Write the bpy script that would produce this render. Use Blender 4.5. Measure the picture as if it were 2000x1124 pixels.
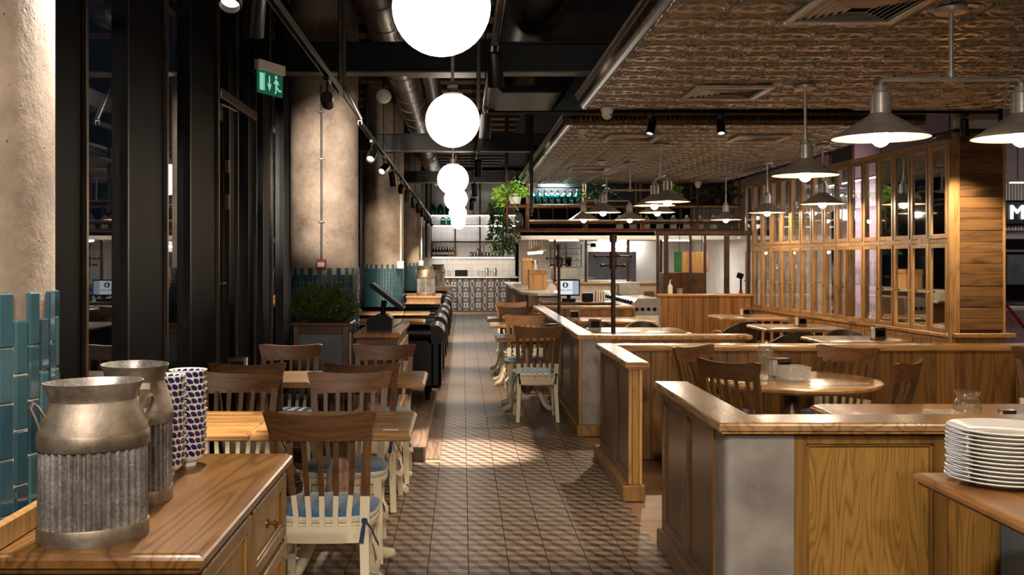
import bpy, math, random
from mathutils import Vector, Matrix
random.seed(7)
PI = math.pi
scene = bpy.context.scene
for o in list(bpy.data.objects):
    bpy.data.objects.remove(o)
C = scene.collection

# ---------------------------------------------------------------- camera, world, exposure
# focal length 2000 px on a 2000 x 1124 frame; vanishing point at pixel (903, 507); eye height 1.55 m
cam = bpy.data.cameras.new('camera')
cam.sensor_width = 36.0
cam.lens = 36.0
cam.shift_x = (1000 - 903) / 2000
cam.shift_y = -(562 - 507) / 2000
cam.clip_start = 0.05
cam.clip_end = 200
camo = bpy.data.objects.new('camera', cam)
camo.location = (0, 0, 1.55)
camo.rotation_euler = (PI / 2, 0, 0)
C.objects.link(camo)
scene.camera = camo

w = bpy.data.worlds.new('night')
scene.world = w
w.use_nodes = True
w.node_tree.nodes['Background'].inputs[0].default_value = (0.55, 0.68, 0.9, 1)
w.node_tree.nodes['Background'].inputs[1].default_value = 0.012

vs = scene.view_settings
vs.view_transform = 'Standard'
vs.look = 'None'
vs.gamma = 1
vs.use_curve_mapping = False
vs.exposure = 1.35
scene.cycles.transparent_max_bounces = 24
scene.cycles.max_bounces = 7
scene.cycles.glossy_bounces = 3
WARM = (1.0, 0.81, 0.60)
WARM2 = (1.0, 0.87, 0.73)
NEUT = (1.0, 0.93, 0.84)


def lamp_data(kind, power, color, size=0.03, angle=60, blend=0.6):
    l = bpy.data.lights.new(kind.lower() + '_lamp', kind)
    l.energy = power
    l.color = color
    if kind == 'SPOT':
        l.spot_size = math.radians(angle)
        l.spot_blend = blend
        l.shadow_soft_size = size
    elif kind == 'AREA':
        l.size = size
    else:
        l.shadow_soft_size = size
    return l


# ---------------------------------------------------------------- mesh helpers
class MB:
    """Collects faces; build() links them as ONE mesh object."""
    def __init__(s):
        s.v = []; s.f = []; s.m = []; s.mi = 0; s.T = Matrix.Identity(4)

    def add(s, vs, fs, mi=None):
        b = len(s.v)
        ident = s.T == Matrix.Identity(4)
        for p in vs:
            s.v.append(tuple(p) if ident else tuple(s.T @ Vector(p)))
        for f in fs:
            s.f.append(tuple(b + i for i in f)); s.m.append(s.mi if mi is None else mi)
        return s

    def box(s, x0, x1, y0, y1, z0, z1, mi=None):
        vs = [(x, y, z) for z in (z0, z1) for y in (y0, y1) for x in (x0, x1)]
        return s.add(vs, [(0, 2, 3, 1), (4, 5, 7, 6), (0, 1, 5, 4), (2, 6, 7, 3), (0, 4, 6, 2), (1, 3, 7, 5)], mi)

    def cbox(s, x0, x1, y0, y1, z0, z1, c=0.004, mi=None):
        """box with chamfered edges"""
        X = (x0, x1); Y = (y0, y1); Z = (z0, z1)
        c = min(c, abs(x1 - x0) * .49, abs(y1 - y0) * .49, abs(z1 - z0) * .49)
        idx = {}; vs = []
        for i in (0, 1):
            for j in (0, 1):
                for k in (0, 1):
                    dx = c if i == 0 else -c; dy = c if j == 0 else -c; dz = c if k == 0 else -c
                    for a, p in enumerate(((X[i], Y[j] + dy, Z[k] + dz), (X[i] + dx, Y[j], Z[k] + dz), (X[i] + dx, Y[j] + dy, Z[k]))):
                        idx[i, j, k, a] = len(vs); vs.append(p)
        fs = []
        q = lambda *t: fs.append(tuple(idx[k] for k in t))
        q((0,0,0,0),(0,0,1,0),(0,1,1,0),(0,1,0,0)); q((1,0,0,0),(1,1,0,0),(1,1,1,0),(1,0,1,0))
        q((0,0,0,1),(1,0,0,1),(1,0,1,1),(0,0,1,1)); q((0,1,0,1),(0,1,1,1),(1,1,1,1),(1,1,0,1))
        q((0,0,0,2),(0,1,0,2),(1,1,0,2),(1,0,0,2)); q((0,0,1,2),(1,0,1,2),(1,1,1,2),(0,1,1,2))
        for k in (0, 1):
            for j in (0, 1): q((0,j,k,1),(1,j,k,1),(1,j,k,2),(0,j,k,2))
            for i in (0, 1): q((i,0,k,0),(i,1,k,0),(i,1,k,2),(i,0,k,2))
        for i in (0, 1):
            for j in (0, 1): q((i,j,0,0),(i,j,1,0),(i,j,1,1),(i,j,0,1))
        for i in (0, 1):
            for j in (0, 1):
                for k in (0, 1): q((i,j,k,0),(i,j,k,1),(i,j,k,2))
        return s.add(vs, fs, mi)

    def lathe(s, prof, n=24, c=(0, 0, 0), sx=1, sy=1, mi=None, rad=None, closed=False, mis=None):
        """prof: (r, z) list revolved about z; rad(theta, i) scales the radius"""
        vs = []; fs = []
        for i, (r, z) in enumerate(prof):
            for k in range(n):
                t = 2 * PI * k / n
                q = r * (rad(t, i) if rad else 1)
                vs.append((c[0] + q * math.cos(t) * sx, c[1] + q * math.sin(t) * sy, c[2] + z))
        m = len(prof)
        b = len(s.f)
        for i in range(m - 1):
            for k in range(n):
                k2 = (k + 1) % n
                fs.append((i * n + k, i * n + k2, (i + 1) * n + k2, (i + 1) * n + k))
        if not closed:
            if prof[0][0] > 1e-5: fs.append(tuple(range(n))[::-1])
            if prof[-1][0] > 1e-5: fs.append(tuple((m - 1) * n + k for k in range(n)))
        s.add(vs, fs, mi)
        if mis:
            for i in range(m - 1):
                for k in range(n): s.m[b + i * n + k] = mis[i]
        return s

    def tube(s, pts, r, n=8, mi=None, cap=True, flat=1.0):
        """round (or flattened) tube along a polyline; r number or list"""
        pts = [Vector(p) for p in pts]
        rs = r if isinstance(r, (list, tuple)) else [r] * len(pts)
        vs = []; fs = []
        up = None
        for i, p in enumerate(pts):
            d = (pts[min(i + 1, len(pts) - 1)] - pts[max(i - 1, 0)]).normalized()
            if up is None:
                up = Vector((0, 0, 1)) if abs(d.z) < .9 else Vector((1, 0, 0))
            a = d.cross(up)
            if a.length < 1e-6: a = d.orthogonal()
            a.normalize(); b = a.cross(d).normalized(); up = b
            for k in range(n):
                t = 2 * PI * k / n
                vs.append(p + a * math.cos(t) * rs[i] + b * math.sin(t) * rs[i] * flat)
        for i in range(len(pts) - 1):
            for k in range(n):
                k2 = (k + 1) % n
                fs.append((i * n + k, i * n + k2, (i + 1) * n + k2, (i + 1) * n + k))
        if cap:
            fs.append(tuple(range(n))[::-1]); fs.append(tuple((len(pts) - 1) * n + k for k in range(n)))
        return s.add(vs, fs, mi)

    def bar(s, pts, w, t, side=(1, 0, 0), mi=None, mis=None):
        """rectangular section swept along a polyline; w along 'side', t across; w, t number or list"""
        pts = [Vector(p) for p in pts]
        W = w if isinstance(w, (list, tuple)) else [w] * len(pts)
        H = t if isinstance(t, (list, tuple)) else [t] * len(pts)
        side = Vector(side).normalized()
        vs = []; fs = []
        for i, p in enumerate(pts):
            d = (pts[min(i + 1, len(pts) - 1)] - pts[max(i - 1, 0)]).normalized()
            b = d.cross(side).normalized()
            a = b.cross(d).normalized()
            for (u, v) in ((-1, -1), (1, -1), (1, 1), (-1, 1)):
                vs.append(p + a * u * W[i] / 2 + b * v * H[i] / 2)
        b0 = len(s.f)
        for i in range(len(pts) - 1):
            for k in range(4):
                k2 = (k + 1) % 4
                fs.append((i * 4 + k, i * 4 + k2, (i + 1) * 4 + k2, (i + 1) * 4 + k))
        n = len(pts) - 1
        fs.append((3, 2, 1, 0)); fs.append((n * 4, n * 4 + 1, n * 4 + 2, n * 4 + 3))
        s.add(vs, fs, mi)
        if mis:
            for i in range(n):
                for k in range(4): s.m[b0 + i * 4 + k] = mis[i]
            s.m[-2] = mis[0]; s.m[-1] = mis[-1]
        return s

    def prism(s, poly, a, b, axis='z', mi=None):
        """2D polygon extruded from a to b along axis"""
        n = len(poly)
        def P(u, v, h):
            return (u, v, h) if axis == 'z' else ((u, h, v) if axis == 'y' else (h, u, v))
        vs = [P(u, v, a) for u, v in poly] + [P(u, v, b) for u, v in poly]
        fs = [tuple(range(n))[::-1], tuple(range(n, 2 * n))]
        for k in range(n):
            k2 = (k + 1) % n
            fs.append((k, k2, n + k2, n + k))
        return s.add(vs, fs, mi)

    def rings(s, loops, mi=None, cap=True, mis=None):
        """stack of equal-length closed loops of 3D points"""
        n = len(loops[0]); vs = [p for l in loops for p in l]; fs = []
        for i in range(len(loops) - 1):
            for k in range(n):
                k2 = (k + 1) % n
                fs.append((i * n + k, i * n + k2, (i + 1) * n + k2, (i + 1) * n + k))
        b0 = len(s.f)
        if cap:
            fs.append(tuple(range(n))[::-1]); fs.append(tuple((len(loops) - 1) * n + k for k in range(n)))
        s.add(vs, fs, mi)
        if mis:
            for i in range(len(loops) - 1):
                for k in range(n): s.m[b0 + i * n + k] = mis[i]
            if cap: s.m[-2] = mis[0]; s.m[-1] = mis[-1]
        return s

    def mesh(s, name, mats, smooth=38):
        me = bpy.data.meshes.new(name)
        me.from_pydata(s.v, [], s.f)
        if not isinstance(mats, (list, tuple)): mats = [mats]
        for m in mats: me.materials.append(M[m] if isinstance(m, str) else m)
        if len(mats) > 1: me.polygons.foreach_set('material_index', s.m)
        me.update()
        if smooth:
            me.polygons.foreach_set('use_smooth', [True] * len(me.polygons))
            me.set_sharp_from_angle(angle=math.radians(smooth))
        return me

    def build(s, name, mats, parent=None, loc=(0, 0, 0), rz=0, smooth=38):
        return put(name, s.mesh(name, mats, smooth), parent, loc, rz)


def put(name, me, parent=None, loc=(0, 0, 0), rz=0):
    o = bpy.data.objects.new(name, me)
    C.objects.link(o)
    o.location = loc
    o.rotation_euler = (0, 0, rz)
    if parent is not None: o.parent = parent
    return o


def tag(o, label=None, cat=None, group=None, kind=None):
    if label: o['label'] = label
    if cat: o['category'] = cat
    if group: o['group'] = group
    if kind: o['kind'] = kind
    return o


def thing(name, label, cat, loc=(0, 0, 0), rz=0, group=None):
    o = bpy.data.objects.new(name, None)
    o.empty_display_size = .1
    C.objects.link(o)
    o.location = loc
    o.rotation_euler = (0, 0, rz)
    return tag(o, label, cat, group)


def copy_tree(o, parent=None, loc=None, rz=None, label=None, group=None):
    c = o.copy()
    C.objects.link(c)
    c.parent = parent
    if loc is not None: c.location = loc
    if rz is not None: c.rotation_euler = (0, 0, rz)
    if label: c['label'] = label
    if group: c['group'] = group
    for ch in list(o.children): copy_tree(ch, c)
    return c


def struct(name, mb, mats, smooth=38):
    return tag(mb.build(name, mats, smooth=smooth), kind='structure')


def text_mesh(name, body, size, mat, parent, loc, rot, ext=0.002, align='CENTER'):
    cu = bpy.data.curves.new(name, 'FONT')
    cu.body = body; cu.size = size; cu.extrude = ext; cu.align_x = align; cu.align_y = 'CENTER'
    t = bpy.data.objects.new(name, cu)
    C.objects.link(t)
    dg = bpy.context.evaluated_depsgraph_get()
    me = bpy.data.meshes.new_from_object(t.evaluated_get(dg))
    bpy.data.objects.remove(t)
    me.materials.clear(); me.materials.append(M[mat])
    o = bpy.data.objects.new(name, me)
    C.objects.link(o)
    o.parent = parent; o.location = loc; o.rotation_euler = rot
    return o


# ---------------------------------------------------------------- materials
M = {}


def lin(r, g, b):
    f = lambda c: (c / 255 / 12.92) if c <= 10 else (((c / 255) + .055) / 1.055) ** 2.4
    return (f(r), f(g), f(b), 1)


class NT:
    def __init__(s, name):
        s.m = bpy.data.materials.new(name); s.m.use_nodes = True
        s.t = s.m.node_tree; s.n = s.t.nodes
        s.b = s.n['Principled BSDF']; s.out = s.n['Material Output']
        M[name] = s.m

    def node(s, typ, **kw):
        n = s.n.new('ShaderNode' + typ)
        for k, v in kw.items():
            if k.startswith('i_'):
                key = k[2:]
                key = int(key) if key.isdigit() else key.replace('_', ' ')
                s.set(n, key, v)
            else: setattr(n, k, v)
        return n

    def set(s, n, key, v):
        if hasattr(v, 'bl_rna') and isinstance(v, bpy.types.NodeSocket): s.t.links.new(v, n.inputs[key])
        else: n.inputs[key].default_value = v

    def P(s, **kw):
        for k, v in kw.items(): s.set(s.b, k.replace('_', ' '), v)
        return s

    def math(s, op, a, b=0.0, c=None):
        n = s.node('Math', operation=op)
        s.set(n, 0, a); s.set(n, 1, b)
        if c is not None: s.set(n, 2, c)
        return n.outputs[0]

    def mix(s, f, a, b, blend='MIX'):
        n = s.node('Mix', data_type='RGBA', blend_type=blend)
        s.set(n, 0, f); s.set(n, 6, a); s.set(n, 7, b)
        return n.outputs[2]

    def coord(s, which='Object', rnd=True, scale=(1, 1, 1), rot=(0, 0, 0)):
        v = s.node('TexCoord').outputs[which]
        if rnd:
            r = s.node('ObjectInfo').outputs['Random']
            sc = s.math('MULTIPLY', r, 37.0)
            cb = s.node('CombineXYZ'); s.set(cb, 0, sc); s.set(cb, 1, sc); s.set(cb, 2, sc)
            a = s.node('VectorMath', operation='ADD'); s.set(a, 0, v); s.set(a, 1, cb.outputs[0])
            v = a.outputs[0]
        mp = s.node('Mapping'); s.set(mp, 0, v)
        mp.inputs['Scale'].default_value = scale; mp.inputs['Rotation'].default_value = rot
        return mp.outputs[0]

    def noise(s, vec, scale, detail=3, rough=.55, dist=0.0):
        n = s.node('TexNoise'); s.set(n, 'Vector', vec)
        n.inputs['Scale'].default_value = scale; n.inputs['Detail'].default_value = detail
        n.inputs['Roughness'].default_value = rough; n.inputs['Distortion'].default_value = dist
        return n.outputs[0]

    def ramp(s, f, stops):
        n = s.node('ValToRGB'); s.set(n, 0, f)
        e = n.color_ramp.elements
        while len(e) < len(stops): e.new(.5)
        for k, (p, c) in enumerate(stops):
            e[k].position = p; e[k].color = c if len(c) == 4 else (*c, 1)
        return n.outputs[0]

    def bump(s, h, strength=.2, dist=.01):
        n = s.node('Bump'); s.set(n, 'Height', h)
        n.inputs['Strength'].default_value = strength; n.inputs['Distance'].default_value = dist
        s.t.links.new(n.outputs[0], s.b.inputs['Normal'])


def plain(name, col, rough=.5, metal=0.0, **kw):
    t = NT(name); t.P(Base_Color=col, Roughness=rough, Metallic=metal, **kw); return t


def speck(name, c1, c2, scale=8, rough=.6, metal=0.0, bump=0.0, detail=5, stretch=(1, 1, 1)):
    t = NT(name)
    v = t.coord(scale=stretch)
    n = t.noise(v, scale, detail, .6)
    t.P(Base_Color=t.ramp(n, [(.3, c1), (.7, c2)]), Roughness=rough, Metallic=metal)
    if bump: t.bump(n, bump, .01)
    return t


def wood(name, dark, light, axis='x', rough=.38, ring=9.0, scale=5.0, knots=0.0, coat=.15, strips=None, contrast=1.0):
    """grain lines run along 'axis' of the object's own space"""
    t = NT(name)
    st = {'x': (.10, 1, 1), 'y': (1, .10, 1), 'z': (1, 1, .10)}[axis]
    v = t.coord(scale=st)
    n1 = t.noise(v, scale, 2, .5, .3)
    rings = t.math('PINGPONG', t.math('MULTIPLY', n1, ring * 2), 1.0)
    fs = {'x': (.03, 1, 1), 'y': (1, .03, 1), 'z': (1, 1, .03)}[axis]
    fine = t.noise(t.coord(scale=fs), 160, 2, .6)
    big = t.noise(t.coord(scale=st), 2.2, 2)
    f = t.math('ADD', t.math('MULTIPLY', t.math('POWER', rings, .4), .55 * contrast), t.math('MULTIPLY', fine, .45))
    f = t.math('ADD', f, t.math('MULTIPLY', t.math('SUBTRACT', big, .5), .7))
    col = t.ramp(f, [(.12, dark), (.85, light)])
    if strips:
        # glued-up staves: each stave has its own tone
        br = t.node('TexBrick', offset=.37, squash=1.0)
        t.set(br, 'Vector', t.coord(rnd=False, rot=(0, 0, 0) if axis == 'x' else (0, 0, PI / 2)))
        br.inputs['Color1'].default_value = (.62, .62, .62, 1); br.inputs['Color2'].default_value = (1.25, 1.2, 1.15, 1)
        br.inputs['Mortar'].default_value = (.55, .5, .45, 1); br.inputs['Scale'].default_value = 1.0
        br.inputs['Mortar Size'].default_value = .0006; br.inputs['Brick Width'].default_value = strips[0]
        br.inputs['Row Height'].default_value = strips[1]; br.inputs['Bias'].default_value = 0.0
        col = t.mix(1.0, col, br.outputs['Color'], 'MULTIPLY')
    else:
        tone = t.math('ADD', t.math('MULTIPLY', t.node('ObjectInfo').outputs['Random'], .45), .75)
        col = t.mix(1.0, col, tone, 'MULTIPLY')
    if knots:
        ks = {'x': (.5, 1, 1), 'y': (1, .5, 1), 'z': (1, 1, .5)}[axis]
        vo = t.node('TexVoronoi'); t.set(vo, 'Vector', t.coord(scale=ks)); vo.inputs['Scale'].default_value = knots
        k = t.ramp(vo.outputs['Distance'], [(.10, (1, 1, 1)), (.21, (0, 0, 0))])
        col = t.mix(t.math('MULTIPLY', k, .8), col, tuple(c * .25 for c in dark[:3]) + (1,))
    t.P(Base_Color=col, Roughness=rough, Coat_Weight=coat, Coat_Roughness=.2)
    t.bump(f, .08, .004)
    return t


wood('oak_cap', lin(104, 70, 38), lin(186, 140, 88), 'x', .26, 10, 5, coat=.35)
wood('oak_cap_y', lin(104, 70, 38), lin(190, 146, 96), 'y', .26, 10, 5, coat=.35)
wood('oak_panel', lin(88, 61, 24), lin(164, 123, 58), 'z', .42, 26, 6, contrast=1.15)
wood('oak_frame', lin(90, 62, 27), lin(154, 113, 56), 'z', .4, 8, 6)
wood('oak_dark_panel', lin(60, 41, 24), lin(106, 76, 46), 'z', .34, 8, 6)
wood('oak_block', lin(112, 78, 44), lin(184, 140, 88), 'x', .26, 8, 7, coat=.4, strips=(.42, .055))
wood('oak_block_y', lin(96, 62, 30), lin(156, 110, 62), 'y', .26, 8, 7, coat=.4, strips=(.5, .075))
wood('chair_brown', lin(56, 34, 16), lin(106, 69, 35), 'x', .5, 8, 8, coat=0)
wood('chair_brown_z', lin(56, 34, 16), lin(102, 67, 35), 'z', .5, 8, 8, coat=0)
wood('knotty', lin(86, 52, 20), lin(146, 98, 46), 'z', .42, 7, 5, knots=3.0)
wood('plank_dark', lin(74, 49, 21), lin(134, 94, 46), 'z', .42, 8, 6, knots=1.6)
wood('pier_plank', lin(76, 50, 26), lin(130, 92, 52), 'x', .45, 7, 6, knots=2.4)
wood('joinery', lin(120, 84, 44), lin(184, 140, 86), 'z', .4, 8, 7)
wood('joinery_h', lin(120, 84, 44), lin(184, 140, 86), 'y', .4, 8, 7)
wood('sideboard', lin(112, 80, 40), lin(166, 126, 72), 'z', .4, 9, 7)
wood('sideboard_top', lin(78, 51, 23), lin(142, 100, 52), 'y', .28, 18, 4, coat=.3, contrast=1.0)
wood('walnut', lin(52, 32, 18), lin(96, 64, 38), 'z', .36, 8, 6)
wood('walnut_h', lin(46, 28, 16), lin(92, 60, 36), 'x', .3, 8, 6, coat=.3)
wood('deck', lin(58, 44, 34), lin(112, 90, 72), 'y', .5, 7, 6)
wood('floor_wood', lin(92, 66, 44), lin(150, 116, 84), 'x', .5, 7, 4)
wood('box_wood', lin(170, 118, 60), lin(226, 174, 108), 'z', .45, 6, 5)
# worn white paint that lets the wood through
t = NT('white_paint')
v = t.coord()
n = t.noise(v, 9, 6, .7); n2 = t.noise(t.coord(scale=(1, 1, .15)), 40, 3, .7)
wear = t.ramp(t.math('MULTIPLY', n, n2), [(.34, (0, 0, 0)), (.44, (1, 1, 1))])
t.P(Base_Color=t.mix(wear, lin(222, 208, 180), lin(150, 112, 74)), Roughness=.5)
t.bump(n2, .1, .002)
t = NT('pink_paint')
n = t.noise(t.coord(scale=(1, 1, .3)), 14, 6, .75)
t.P(Base_Color=t.ramp(n, [(.35, lin(120, 84, 60)), (.52, lin(196, 164, 142)), (.7, lin(214, 196, 176))]), Roughness=.5)
# velvet cushion
speck('blue_velvet', lin(26, 78, 112), lin(52, 116, 156), 30, .85, bump=.1)
M['blue_velvet'].node_tree.nodes['Principled BSDF'].inputs['Sheen Weight'].default_value = .4
speck('cream_cloth', lin(190, 178, 164), lin(218, 208, 194), 60, .9, bump=.15)
speck('blue_ribbon', lin(14, 44, 66), lin(26, 66, 92), 40, .8)
# black leather
t = NT('leather')
n = t.noise(t.coord(), 30, 4, .6)
t.P(Base_Color=t.ramp(n, [(.3, lin(5, 5, 5)), (.7, lin(10, 9, 9))]), Roughness=.3, Specular_IOR_Level=.22)
t.bump(n, .12, .004)
speck('brown_leather', lin(40, 30, 22), lin(72, 54, 40), 20, .42, bump=.05)
# concrete
t = NT('concrete')
v = t.coord()
n = t.noise(v, 3.2, 8, .62); f = t.noise(v, 26, 4, .7); p = t.node('TexVoronoi'); t.set(p, 'Vector', v); p.inputs['Scale'].default_value = 22
pit = t.ramp(t.math('ADD', p.outputs['Distance'], t.math('MULTIPLY', t.noise(v, 7, 3), .35)), [(.2, (1, 1, 1)), (.27, (0, 0, 0))])
col = t.ramp(t.math('ADD', t.math('MULTIPLY', n, .75), t.math('MULTIPLY', f, .25)), [(.32, lin(96, 83, 72)), (.5, lin(138, 122, 107)), (.68, lin(166, 150, 134))])
t.P(Base_Color=t.mix(pit, col, lin(84, 70, 58)), Roughness=.75)
t.bump(t.math('SUBTRACT', t.math('MULTIPLY', f, .6), t.math('MULTIPLY', pit, 1.0)), .45, .012)
speck('grey_plaster', lin(104, 99, 95), lin(148, 141, 134), 4.5, .5, bump=.06, detail=8)
speck('slate_panel', lin(74, 78, 84), lin(98, 102, 108), 5, .55)
# glazed tile, each with its own tone
t = NT('teal_tile')
r = t.node('ObjectInfo').outputs['Random']
n = t.noise(t.coord(), 14, 3)
c = t.ramp(r, [(0, lin(36, 66, 78)), (.5, lin(50, 84, 96)), (1, lin(70, 106, 114))])
t.P(Base_Color=t.mix(t.math('MULTIPLY', n, .5), c, lin(26, 52, 64)), Roughness=.14, Coat_Weight=.5, Coat_Roughness=.05)
t.bump(n, .12, .004)
speck('grout', lin(150, 138, 122), lin(182, 168, 150), 40, .9)
# floor tile faces
for nm, a, b in (('tile_light', (132, 112, 95), (160, 138, 118)), ('tile_mid', (98, 82, 69), (122, 103, 88)), ('tile_dark', (56, 44, 37), (78, 62, 52))):
    t = NT(nm)
    g = t.node('NewGeometry').outputs['Position']
    n = t.noise(g, 16, 5, .65)
    r = t.ramp(n, [(.3, lin(*a)), (.7, lin(*b))])
    t.P(Base_Color=r, Roughness=t.math('ADD', t.math('MULTIPLY', n, .25), .24))
    t.bump(n, .05, .003)
plain('grout_dark', lin(38, 30, 25), .9)
# tin ceiling
t = NT('tin')
n = t.noise(t.coord(), 9, 4)
t.P(Base_Color=t.ramp(n, [(.3, lin(122, 121, 119)), (.7, lin(164, 163, 161))]), Roughness=t.math('ADD', t.math('MULTIPLY', n, .1), .18), Metallic=.9)
speck('dark_tin', lin(62, 56, 50), lin(104, 96, 86), 12, .28, .85)
# galvanised steel
t = NT('galvanised')
v = t.coord()
vo = t.node('TexVoronoi'); t.set(vo, 'Vector', v); vo.inputs['Scale'].default_value = 150
bw = t.node('RGBToBW'); t.set(bw, 0, vo.outputs['Color'])
n = t.noise(v, 7, 5, .6)
f = t.math('ADD', t.math('MULTIPLY', n, .78), t.math('MULTIPLY', bw.outputs[0], .22))
t.P(Base_Color=t.ramp(f, [(.25, lin(92, 84, 78)), (.5, lin(142, 136, 132)), (.75, lin(186, 182, 180))]), Roughness=t.math('ADD', t.math('MULTIPLY', n, .3), .22), Metallic=.72)
t.bump(t.noise(v, 55, 3, .6), .3, .003)
t = NT('aged_steel')
v = t.coord(); n = t.noise(v, 8, 6, .65); n2 = t.noise(v, 50, 3, .6)
t.P(Base_Color=t.ramp(n, [(.3, lin(88, 70, 52)), (.5, lin(128, 116, 102)), (.7, lin(168, 156, 142))]), Roughness=t.math('ADD', t.math('MULTIPLY', n, .3), .34), Metallic=.72)
t.bump(n2, .25, .003)
speck('brushed_steel', lin(168, 162, 154), lin(200, 194, 186), 6, .32, .5, stretch=(1, 1, 8))
speck('stainless', lin(168, 164, 158), lin(206, 202, 196), 5, .28, .8)
plain('chrome', lin(206, 202, 196), .1, 1.0)
speck('brass', lin(160, 118, 58), lin(206, 164, 92), 20, .25, .95)
speck('copper', lin(70, 44, 31), lin(128, 82, 56), 10, .45, .65)
speck('rust_iron', lin(40, 26, 20), lin(78, 50, 38), 12, .5, .5)
speck('black_metal', lin(14, 14, 15), lin(24, 24, 26), 8, .4, .3)
speck('fin_metal', lin(9, 10, 13), lin(13, 14, 17), 4, .5)
M['fin_metal'].node_tree.nodes['Principled BSDF'].inputs['Specular IOR Level'].default_value = .06
speck('fin_edge', lin(70, 60, 50), lin(98, 86, 74), 6, .35, .5)
speck('black_ceiling', lin(13, 12, 11), lin(22, 20, 18), 3, .85)
speck('timber_deck', lin(66, 52, 40), lin(108, 86, 68), 4, .8)
speck('duct', lin(84, 72, 60), lin(124, 108, 92), 5, .34, .85, bump=.2)
speck('grey_pipe', lin(74, 72, 70), lin(108, 104, 100), 6, .4, .6)
plain('black_plastic', lin(8, 8, 9), .4, Specular_IOR_Level=.12)
plain('white_plastic', lin(222, 216, 206), .4)
plain('red_plastic', lin(150, 26, 20), .4)
plain('white_china', lin(226, 222, 216), .12, Coat_Weight=.4)
speck('white_wall', lin(206, 202, 194), lin(222, 218, 210), 3, .7)
speck('white_tile', lin(200, 198, 194), lin(220, 218, 214), 2, .25)
speck('pink_wall', lin(172, 150, 158), lin(192, 172, 178), 2, .6)
speck('dark_wall', lin(30, 26, 24), lin(44, 38, 34), 2, .8)
speck('marble', lin(170, 160, 148), lin(214, 204, 190), 3, .25)
plain('bottle_dark', lin(26, 16, 12), .12)
plain('bottle_amber', lin(150, 70, 26), .15)
plain('paper', lin(230, 224, 212), .7)
speck('green_board', lin(24, 84, 44), lin(44, 112, 62), 4, .6)
speck('soil', lin(36, 26, 18), lin(54, 40, 28), 30, .95)
for nm, a, b in (('leaf_dark', (38, 58, 22), (92, 112, 48)), ('leaf_vine', (22, 48, 16), (60, 96, 34)), ('leaf_bright', (100, 156, 36), (176, 214, 78))):
    t = NT(nm)
    n = t.noise(t.coord(), 18, 2)
    t.P(Base_Color=t.ramp(n, [(.3, lin(*a)), (.7, lin(*b))]), Roughness=.42, Subsurface_Weight=0.0)


def emis(name, col, strength):
    t = NT(name)
    t.P(Base_Color=(0, 0, 0, 1), Roughness=.6, Emission_Color=(*col[:3], 1), Emission_Strength=strength)
    return t


emis('globe_glow', (1.0, .85, .70), 3.4)
emis('bulb_glow', (1.0, .80, .56), 115)
emis('small_bulb_glow', (1.0, .76, .5), 22)
emis('tube_glow', (1.0, .97, .92), 14)
emis('lens_glow', (1.0, .9, .75), .8)
emis('strip_glow', (1.0, .88, .72), 5)
emis('sign_white', (.95, .95, 1.0), 2)
emis('screen_white', (.9, .95, 1.0), .33)
emis('screen_blue', (.42, .55, .66), .3)
emis('screen_ink', (.05, .07, .08), .2)
emis('exit_green', (.01, .11, .06), .25)
emis('exit_pale', (.32, .8, .56), .3)


def glass(name, tint=(1, 1, 1, 1), refl=.0, rough=0.0, milk=0.0):
    """thin pane: clear sheet with the mirror share of real glass, more at grazing angles"""
    t = NT(name)
    tr = t.node('BsdfTransparent'); tr.inputs[0].default_value = tint
    gl = t.node('BsdfGlossy'); gl.inputs['Roughness'].default_value = rough
    fr = t.node('LayerWeight'); fr.inputs[0].default_value = .5
    mx = t.node('MixShader')
    t.set(mx, 0, t.math('MINIMUM', t.math('ADD', t.math('MULTIPLY', t.math('POWER', fr.outputs['Facing'], 4.0), .9), refl + .04), 1.0))
    t.t.links.new(tr.outputs[0], mx.inputs[1]); t.t.links.new(gl.outputs[0], mx.inputs[2])
    end = mx.outputs[0]
    if milk:
        df = t.node('BsdfDiffuse'); df.inputs[0].default_value = (.9, .88, .84, 1)
        m2 = t.node('MixShader'); m2.inputs[0].default_value = milk
        t.t.links.new(end, m2.inputs[1]); t.t.links.new(df.outputs[0], m2.inputs[2]); end = m2.outputs[0]
    t.t.links.new(end, t.out.inputs[0])
    return t


glass('pane', (.92, .94, .95, 1), .02)
glass('night_pane', (.5, .56, .62, 1), .10)
glass('clear_glass', (.985, .99, .985, 1), .07, .02, .03)
glass('cut_glass', (.98, .97, .95, 1), .22, .05, .22)
glass('teal_glass', (.10, .58, .58, 1), .10, .03)
glass('siphon_glass', (.06, .5, .5, 1), .12, .04, .0)
plain('mirror', lin(190, 186, 178), .03, 1.0)

# ornamental black and white wall tile (printed)
t = NT('ornament_tile')
v = t.coord(rnd=False)
sx = t.node('SeparateXYZ'); t.set(sx, 0, v)
u = t.math('PINGPONG', t.math('MULTIPLY', sx.outputs[0], 1.0), .185); zz = t.math('PINGPONG', t.math('MULTIPLY', sx.outputs[2], 1.0), .185)
d1 = t.math('SQRT', t.math('ADD', t.math('POWER', u, 2.0), t.math('POWER', zz, 2.0)))
r1 = t.math('SINE', t.math('MULTIPLY', d1, 110.0))
u2 = t.math('SUBTRACT', .185, u); z2 = t.math('SUBTRACT', .185, zz)
d2 = t.math('SQRT', t.math('ADD', t.math('POWER', u2, 2.0), t.math('POWER', z2, 2.0)))
r2 = t.math('SINE', t.math('MULTIPLY', d2, 75.0))
k = t.math('MULTIPLY', r1, r2)
n = t.noise(v, 45, 2)
k = t.math('ADD', k, t.math('MULTIPLY', t.math('SUBTRACT', n, .5), 1.6))
t.P(Base_Color=t.ramp(k, [(.4, lin(34, 32, 32)), (.55, lin(188, 182, 174))]), Roughness=.3)

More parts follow.
